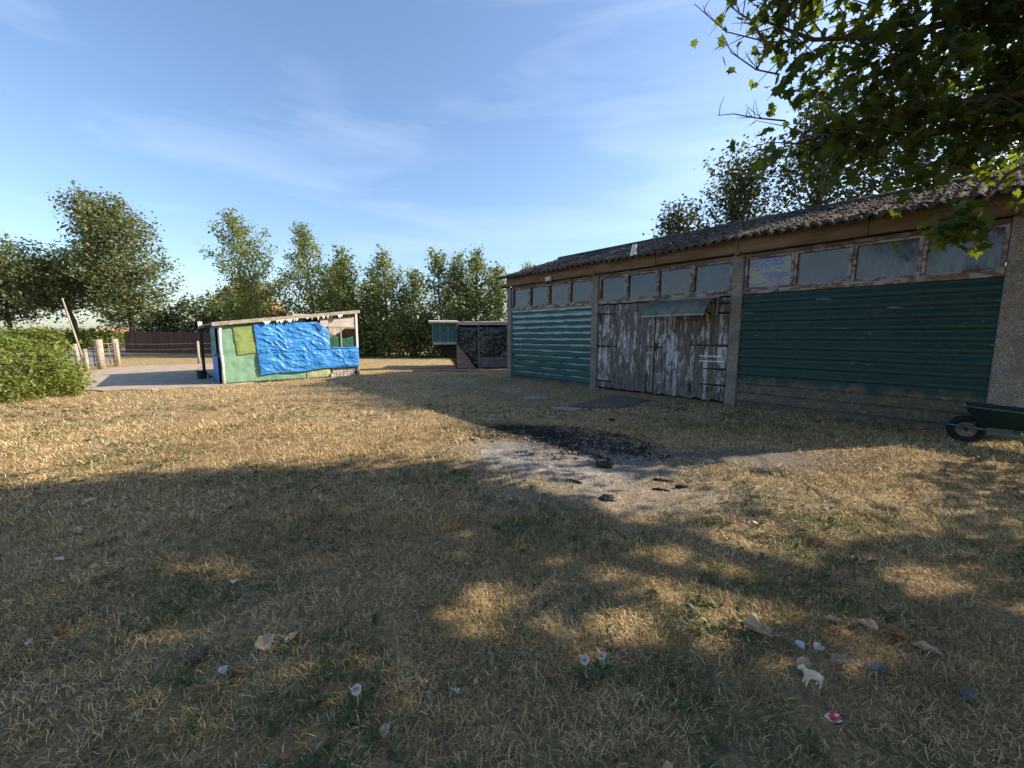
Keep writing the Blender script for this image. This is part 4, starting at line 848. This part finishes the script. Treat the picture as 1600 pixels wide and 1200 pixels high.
# ================================================================ WHEELBARROW
wb = thing('wheelbarrow', 'dark green wheelbarrow with a black tyre standing by the barn wall', 'wheelbarrow', bw(11.52, -.95, 0), RB)
wh = bpy.data.objects.new('wheel', None); C.objects.link(wh); wh.parent = wb; wh.location = (0, 0, .205)
MB().grid(lambda u, v: ((.150 + .055 * math.cos(v * 6.2832)) * math.cos(u * 6.2832), .055 * math.sin(v * 6.2832), (.150 + .055 * math.cos(v * 6.2832)) * math.sin(u * 6.2832)), 36, 12).build('tyre', 'rubber', wh, True)
rim = MB(); pr = [(.11, -.035), (.095, -.03), (.08, -.012), (.03, -.02), (.03, .02), (.08, .012), (.095, .03), (.11, .035)]
rim.grid(lambda u, v: (pr[round(v * 7)][0] * math.cos(u * 6.2832), pr[round(v * 7)][1], pr[round(v * 7)][0] * math.sin(u * 6.2832)), 28, 7).build('rim', 'rusty_bar', wh, True)
MB().tube([(0, -.13, 0), (0, .13, 0)], .014, 8).build('axle', 'iron', wh, True)
for s in (-1, 1):
    MB().tube([(-.26, s * .07, .265), (-.12, s * .14, .265), (.25, s * .20, .255), (.42, s * .23, .255), (.50, s * .235, .225), (.53, s * .24, .15), (.555, s * .24, .06), (.62, s * .24, .015), (.80, s * .24, .015), (.9, s * .25, .10), (.98, s * .26, .30)], .016, 8).build('frame_tube', 'barrow_tube', wb, True)
    MB().tube([(.42, s * .23, .27), (.9, s * .27, .40), (1.35, s * .29, .60)], .016, 8).build('handle', 'barrow_tube', wb, True); MB().tube([(1.25, s * .285, .555), (1.38, s * .292, .615)], .024, 8).build('grip', 'rubber', wb, True)
    MB().tube([(0, s * .115, .205), (.09, s * .13, .36)], .008, 6).build('tray_stay', 'barrow_tube', wb, True)
MB().tube([(-.26, -.07, .265), (-.275, 0, .265), (-.26, .07, .265)], .016, 8).build('front_bar', 'barrow_tube', wb, True)
tb = [(.16, -.20, .29), (.80, -.22, .30), (.80, .22, .30), (.16, .20, .29)]; tt = [(-.06, -.32, .585), (1.02, -.35, .53), (1.02, .35, .53), (-.06, .32, .585)]
tr_ = MB().add(tb + tt, [[0, 1, 2, 3], [0, 4, 5, 1], [1, 5, 6, 2], [2, 6, 7, 3], [3, 7, 4, 0]]).build('tray', 'barrow_green', wb, False, solid=.006); tr_.modifiers.new('b', 'BEVEL').width = .03
MB().tube(tt + [tt[0]], .009, 6).build('rim_bead', 'barrow_tube', tr_, True)

# ================================================================ LITTER ON THE LAWN
def leafobj(name, x, y, L, Wd, rz, mat, lab, cat='leaf', group=None, curl=.5, tilt=.15):
    def fn(u, v):
        s = (u - .5) * 2; wv = math.sin(math.pi * min(1, v * .96 + .02)) ** .8 * (1 + .55 * mn.noise((v * 7, (1 if s > 0 else -1) * 3, x * 31))); xx = s * Wd / 2 * wv
        return (xx, (v - .5) * L, curl * L * (.35 * s * s * wv + .25 * (v - .5) ** 2) + L * .13 * mn.noise((u * 3, v * 4, x * 9)) - .002 * (abs(s) < .1))
    o = MB().grid(fn, 8, 10).build(name, mat, None, True, solid=.0012)
    o.location = (x, y, float(gz(x, y)) + .022); o.rotation_euler = (random.uniform(-tilt, tilt), random.uniform(-tilt, tilt), rz)
    return tag(o, lab, cat, group)
gl = 'fallen leaves on the lawn'
leafobj('fallen_leaf', -1.28, 1.87, .13, .075, .6, 'dry_leaf_pale', 'large pale dry leaf, left one of a pair on the lower left lawn', group=gl); leafobj('fallen_leaf', -1.16, 1.91, .08, .05, -.4, 'dry_leaf_pale', 'smaller pale leaf touching the right of a large pale leaf', group=gl)
leafobj('fallen_leaf', 1.31, 1.97, .17, .09, .9, 'dry_leaf_pale', 'big curled pale leaf right of centre near the sun patch', group=gl, curl=.8); leafobj('fallen_leaf', 1.37, 1.93, .10, .05, 1.3, 'dry_leaf_pale', 'narrow pale leaf lying against the big curled leaf', group=gl)
leafobj('fallen_leaf', 1.78, 2.03, .08, .035, 1.3, 'dry_leaf_pale', 'narrow whitish leaf at the start of a leaf trail on the right', group=gl); leafobj('fallen_leaf', 1.93, 1.98, .10, .06, .3, 'dry_leaf_pale', 'crumpled grey leaf in the leaf trail on the right', group=gl, curl=1.0)
leafobj('fallen_leaf', 2.03, 1.92, .11, .06, 1.2, 'dry_leaf_brown', 'brown curled leaf in the middle of the leaf trail on the right', group=gl, curl=.9); leafobj('fallen_leaf', 2.10, 1.83, .11, .05, .9, 'dry_leaf_pale', 'smooth pale leaf at the right end of the leaf trail', group=gl)
leafobj('fallen_leaf', 1.60, 1.74, .10, .05, 1.4, 'dry_leaf_pale', 'pale hooked leaf right of the toy animal', group=gl, curl=.9); leafobj('fallen_leaf', -2.42, 1.97, .10, .06, .8, 'dry_leaf_brown', 'brown curled leaf at the far left of the lower lawn', group=gl, curl=.9)
leafobj('fallen_leaf', -1.30, 1.72, .11, .06, 1.2, 'dry_leaf_brown', 'reddish brown leaf below the pair of pale leaves', group=gl); leafobj('fallen_leaf', -.51, 1.41, .06, .035, .1, 'dry_leaf_pale', 'small pale leaf at the bottom left of centre', group=gl)
leafobj('fallen_leaf', .31, 1.50, .07, .04, .9, 'dry_leaf_brown', 'brown leaf at the bottom among weeds near the centre', group=gl); leafobj('fallen_leaf', -4.03, 3.62, .16, .09, .3, 'dry_leaf_pale', 'pale leaf on the shade edge at the left', group=gl)
leafobj('fallen_leaf', -3.54, 3.05, .13, .07, 1.2, 'dry_leaf_pale', 'pale leaf lying deeper in the shade at the left', group=gl); leafobj('fallen_leaf', 2.35, 2.89, .12, .07, .2, 'dry_leaf_brown', 'dark brown leaf on the sunlit grass at right', group=gl)
N = 110; x, y = fan(N, 1.2, 5); P = np.stack([x, y, gz(x, y) + .022], -1)
for m_, sl2 in (('dry_leaf_brown', slice(0, 70)), ('dry_leaf_pale', slice(70, N))):
    q_ = P[sl2]; n = len(q_); tag(inst('leaf_litter', *LEAF, q_, frames(RNG.normal(0, 1, (n, 3)) * [1, 1, .25], np.tile([0, 0, 1.0], (n, 1)) + RNG.normal(0, .4, (n, 3))), RNG.uniform(.03, .07, n), m_), 'tiny brown leaf crumbs strewn in the grass' if sl2.start == 0 else 'tiny pale leaf crumbs strewn in the grass', 'leaf litter', None, 'stuff')
for x, y, s, rz, m_, lab in ((-1.79, 2.38, .05, .3, 'paper', 'small white paper scrap on the left lawn above the pale leaves'), (-3.2, 2.63, .07, 1.4, 'paper', 'white paper scrap at the far left edge'), (-.25, 1.59, .045, .5, 'paper', 'folded bluish white scrap near the bottom centre'), (1.33, 1.46, .06, 1.3, 'paper_red', 'red and white wrapper scrap below the toy animal'), (1.47, 1.85, .05, .2, 'paper', 'bright white flake, left one above the slate shard'), (1.55, 1.83, .06, 1.9, 'paper', 'bright white flake, right one above the slate shard'), (-1.38, 1.71, .05, .8, 'paper', 'white feathery scrap beside the reddish brown leaf'), (-2.49, 1.87, .04, .4, 'paper', 'tiny white scrap below the far left brown leaf')):
    leafobj('paper_scrap', x, y, s, s * .7, rz, m_, lab, 'scrap', 'white scraps on the lawn', .7, .35)
for x, y, rz, s, lab in ((1.40, 1.725, .6, .09, 'flat blue grey slate shard behind the toy animal'), (1.74, 1.71, -.5, .08, 'narrow grey slate shard right of the toy animal'), (2.02, 1.58, .4, .07, 'grey slate shard at the lower right')):
    poly = [(-.5, -.35), (.2, -.5), (.55, -.1), (.45, .4), (-.1, .55), (-.55, .2)]
    o = MB().prism([(a * s, b * s * .7, 0) for a, b in poly], (0, 0, .010)).build('slate_shard', 'slate', None, bev=.002); o.location = (x, y, float(gz(x, y)) + .02); o.rotation_euler = (.25, -.15, rz); tag(o, lab, 'shard', 'slate shards')
# toy animal figurine: one skinned body
toy = bpy.data.meshes.new('toy_animal')
sk = [((0, 0, .062), .017), ((.026, 0, .064), .0165), ((-.026, 0, .063), .0165), ((-.040, 0, .078), .0095), ((-.050, 0, .094), .0085), ((-.060, 0, .090), .0080), ((-.072, 0, .080), .0050),
      ((-.026, .010, .040), .0070), ((-.027, .011, .020), .0045), ((-.029, .011, .003), .0050), ((-.026, -.010, .040), .0070), ((-.027, -.011, .020), .0045), ((-.029, -.011, .003), .0050),
      ((.030, .010, .042), .0080), ((.034, .011, .022), .0045), ((.031, .011, .003), .0050), ((.030, -.010, .042), .0080), ((.034, -.011, .022), .0045), ((.031, -.011, .003), .0050), ((.043, 0, .058), .004), ((.047, 0, .040), .003), ((-.047, .006, .104), .0025), ((-.047, -.006, .104), .0025)]
ed = [(0, 1), (0, 2), (2, 3), (3, 4), (4, 5), (5, 6), (2, 7), (7, 8), (8, 9), (2, 10), (10, 11), (11, 12), (1, 13), (13, 14), (14, 15), (1, 16), (16, 17), (17, 18), (1, 19), (19, 20), (4, 21), (4, 22)]
toy.from_pydata([p for p, r in sk], ed, []); to = bpy.data.objects.new('toy_animal', toy); C.objects.link(to); to.data.materials.append(M['toy_cream'])
sm = to.modifiers.new('skin', 'SKIN'); sm.use_smooth_shade = True
for i, (p, r) in enumerate(sk): toy.skin_vertices[0].data[i].radius = (r, r)
toy.skin_vertices[0].data[0].use_root = True; to.modifiers.new('sub', 'SUBSURF').levels = 2; to.modifiers['sub'].render_levels = 2
to.location = (1.36, 1.625, float(gz(1.36, 1.625)) + .012); to.rotation_euler = (0, .08, R(-8)); to.scale = (.95, .95, .95); tag(to, 'small cream toy animal figurine standing in the grass', 'toy')
# dandelion clocks
for k, (x, y, h, lab) in enumerate(((-.66, 1.51, .10, 'white dandelion seed head, leftmost at the bottom of the lawn'), (.34, 1.68, .10, 'round white dandelion seed head right of the picture centre'), (.43, 1.72, .085, 'ragged dandelion seed head just right of a round one'))):
    t = thing('dandelion', lab, 'dandelion', (x, y, float(gz(x, y))), 0, 'dandelion seed heads'); MB().tube([(0, 0, 0), (.006, 0, h * .6), (0, .004, h)], .002, 5).build('stalk', 'dry_leaf_pale', t, True)
    N = 260; dd = unit(RNG.normal(0, 1, (N, 3))); P = dd * .003 + np.array([0, .004, h]); inst('seed_head', [(-.05, 0, 0), (.05, 0, 0), (.28, 1, 0), (-.28, 1, 0)], [[0, 1, 2, 3]], P, frames(dd, RNG.normal(0, 1, (N, 3))), .017 if k < 2 else .013, 'seed_fluff', t)
    n = 8; an = np.arange(n) * .8 + RNG.random(n) * .4; inst('leaf_rosette', [(0, 0, 0), (-.16, .5, .12), (0, 1, 0), (.16, .5, .12)], [[0, 3, 2], [0, 2, 1]], np.zeros((n, 3)) + [0, 0, .008], frames(np.stack([np.cos(an), np.sin(an), np.full(n, .35)], -1), np.tile([0, 0, 1.0], (n, 1))), RNG.uniform(.06, .10, n), 'leaf_weed', t)
# pine cone
pc = thing('pine_cone', 'grey open pine cone on the lower left lawn', 'cone', (-1.56, 1.80, float(gz(-1.56, 1.8)) + .025)); N = 60; i_ = np.arange(N); a_ = i_ * 2.4; hh = i_ / N
rr = .026 * np.sin(np.pi * (hh * .85 + .1)); P = np.stack([rr * np.cos(a_) * .4, hh * .09 - .045, rr * np.sin(a_) * .4], -1); dd = np.stack([np.cos(a_), np.full(N, .5), np.sin(a_)], -1)
inst('scales', [(-.3, 0, 0), (.3, 0, 0), (.5, .8, .1), (0, 1.1, .1), (-.5, .8, .1)], [[0, 1, 2, 3, 4]], P, frames(dd, np.tile([0, 1.0, 0], (N, 1))), .024 * np.sin(np.pi * (hh * .8 + .15)), 'weathered_wood', pc); MB().tube([(0, -.045, 0), (0, .04, 0)], [.012, .004], 6).build('core', 'bark', pc); pc.rotation_euler = (.1, 0, -.7)
# charred sticks and lumps of the bonfire
for x, y, L, rz, r, lab in ((.68, 4.19, .20, -.45, .016, 'charred stick at the near edge of the ash'), (1.68, 4.24, .22, -.3, .014, 'charred stick on pale soil right of the ash'), (1.56, 3.99, .17, -.25, .011, 'thin charred stick nearest the camera, right of the ash'), (1.80, 4.04, .14, .1, .02, 'short black stub beside the thin charred stick')):
    o = MB().tube([(-L / 2, 0, 0), (-L / 6, .006, .004), (L / 5, -.004, .002), (L / 2, .003, 0)], [r * .8, r, r * .9, r * .6], 7).build('charred_stick', 'charcoal', None, True); o.location = (x, y, float(gz(x, y)) + r * .8); o.rotation_euler = (0, 0, rz); tag(o, lab, 'stick', 'charred sticks around the bonfire ash')
for x, y, s, lab in ((1.15, 4.74, .075, 'largest black lump of charcoal at the near right of the ash'), (.94, 3.74, .055, 'black lump of charcoal on the grass before the ash'), (1.9, 7.4, .05, 'black lump lying between the ash and the doors')):
    o = MB().grid(lambda u, v: tuple(s * (1 + .45 * mn.noise((math.cos(u * 6.283) * 1.5, math.sin(u * 6.283) * 1.5, v * 3 + x))) * q for q in (math.cos(u * 6.2832) * math.sin(math.pi * v) * 1.3, math.sin(u * 6.2832) * math.sin(math.pi * v), .5 * math.cos(math.pi * v))), 12, 8).build('charcoal_lump', 'charcoal', None); o.location = (x, y, float(gz(x, y)) + s * .25); tag(o, lab, 'charcoal', 'charcoal lumps')
N = 3600; an = RNG.random(N) * 6.283; q = np.sqrt(RNG.random(N)); u = q * np.cos(an) * 1.55; v = q * np.sin(an) * .95; ca, sa = math.cos(-.45), math.sin(-.45)
x = .75 + u * ca - v * sa; y = 5.85 + u * sa + v * ca; k_ = vnoise(x, y, 3.2, 21) + .5 * vnoise(x, y, 8, 22) + .35 * (u * 0 + np.clip((y - 5.6 + (x - .75) * .48), -.5, .6)) > .78; x, y = x[k_], y[k_]; N = len(x); P = np.stack([x, y, gz(x, y)], -1)
tag(inst('charcoal_bits', [(-.5, -.35, 0), (.5, -.4, 0), (.45, .4, 0), (-.5, .3, 0), (-.2, 0, .5), (.3, .05, .4)], [[0, 1, 5, 4], [1, 2, 5], [2, 3, 4, 5], [3, 0, 4]], P, frames(RNG.normal(0, 1, (N, 3)) * [1, 1, .15], np.tile([0, 0, 1.0], (N, 1))), RNG.uniform(.010, .045, N) * (.4 + RNG.random(N)), 'charcoal'), 'black charcoal crumbs strewn over the burnt patch', 'charcoal', None, 'stuff')
N = 2600; x = RNG.normal(1.3, 1.1, N); y = RNG.normal(4.9, .75, N); k_ = burnf(x, y) < 1.15; x, y = x[k_], y[k_]; N = len(x); P = np.stack([x, y, gz(x, y) - .002], -1)
tag(inst('ash_crumbs', [(-.5, -.4, 0), (.5, -.35, 0), (.4, .45, 0), (-.45, .4, 0), (0, 0, .45)], [[0, 1, 4], [1, 2, 4], [2, 3, 4], [3, 0, 4]], P, frames(RNG.normal(0, 1, (N, 3)) * [1, 1, .15], np.tile([0, 0, 1.0], (N, 1))), RNG.uniform(.008, .035, N), 'stone'), 'pale crumbs of ash and soil on the burnt patch', 'ash', None, 'stuff')
N = 240; x, y = fan(N, 1.0, 6); P = np.stack([x, y, gz(x, y) + .012], -1); tag(inst('twig_litter', [(-.03, -.5, 0), (.03, -.5, 0), (.03, .5, .03), (-.03, .5, .03), (0, 0, .05)], [[0, 1, 4], [1, 2, 4], [2, 3, 4], [3, 0, 4]], P, frames(RNG.normal(0, 1, (N, 3)) * [1, 1, .1], np.tile([0, 0, 1.0], (N, 1))), RNG.uniform(.05, .16, N), 'twig'), 'thin dry twigs scattered through the grass', 'twigs', None, 'stuff')
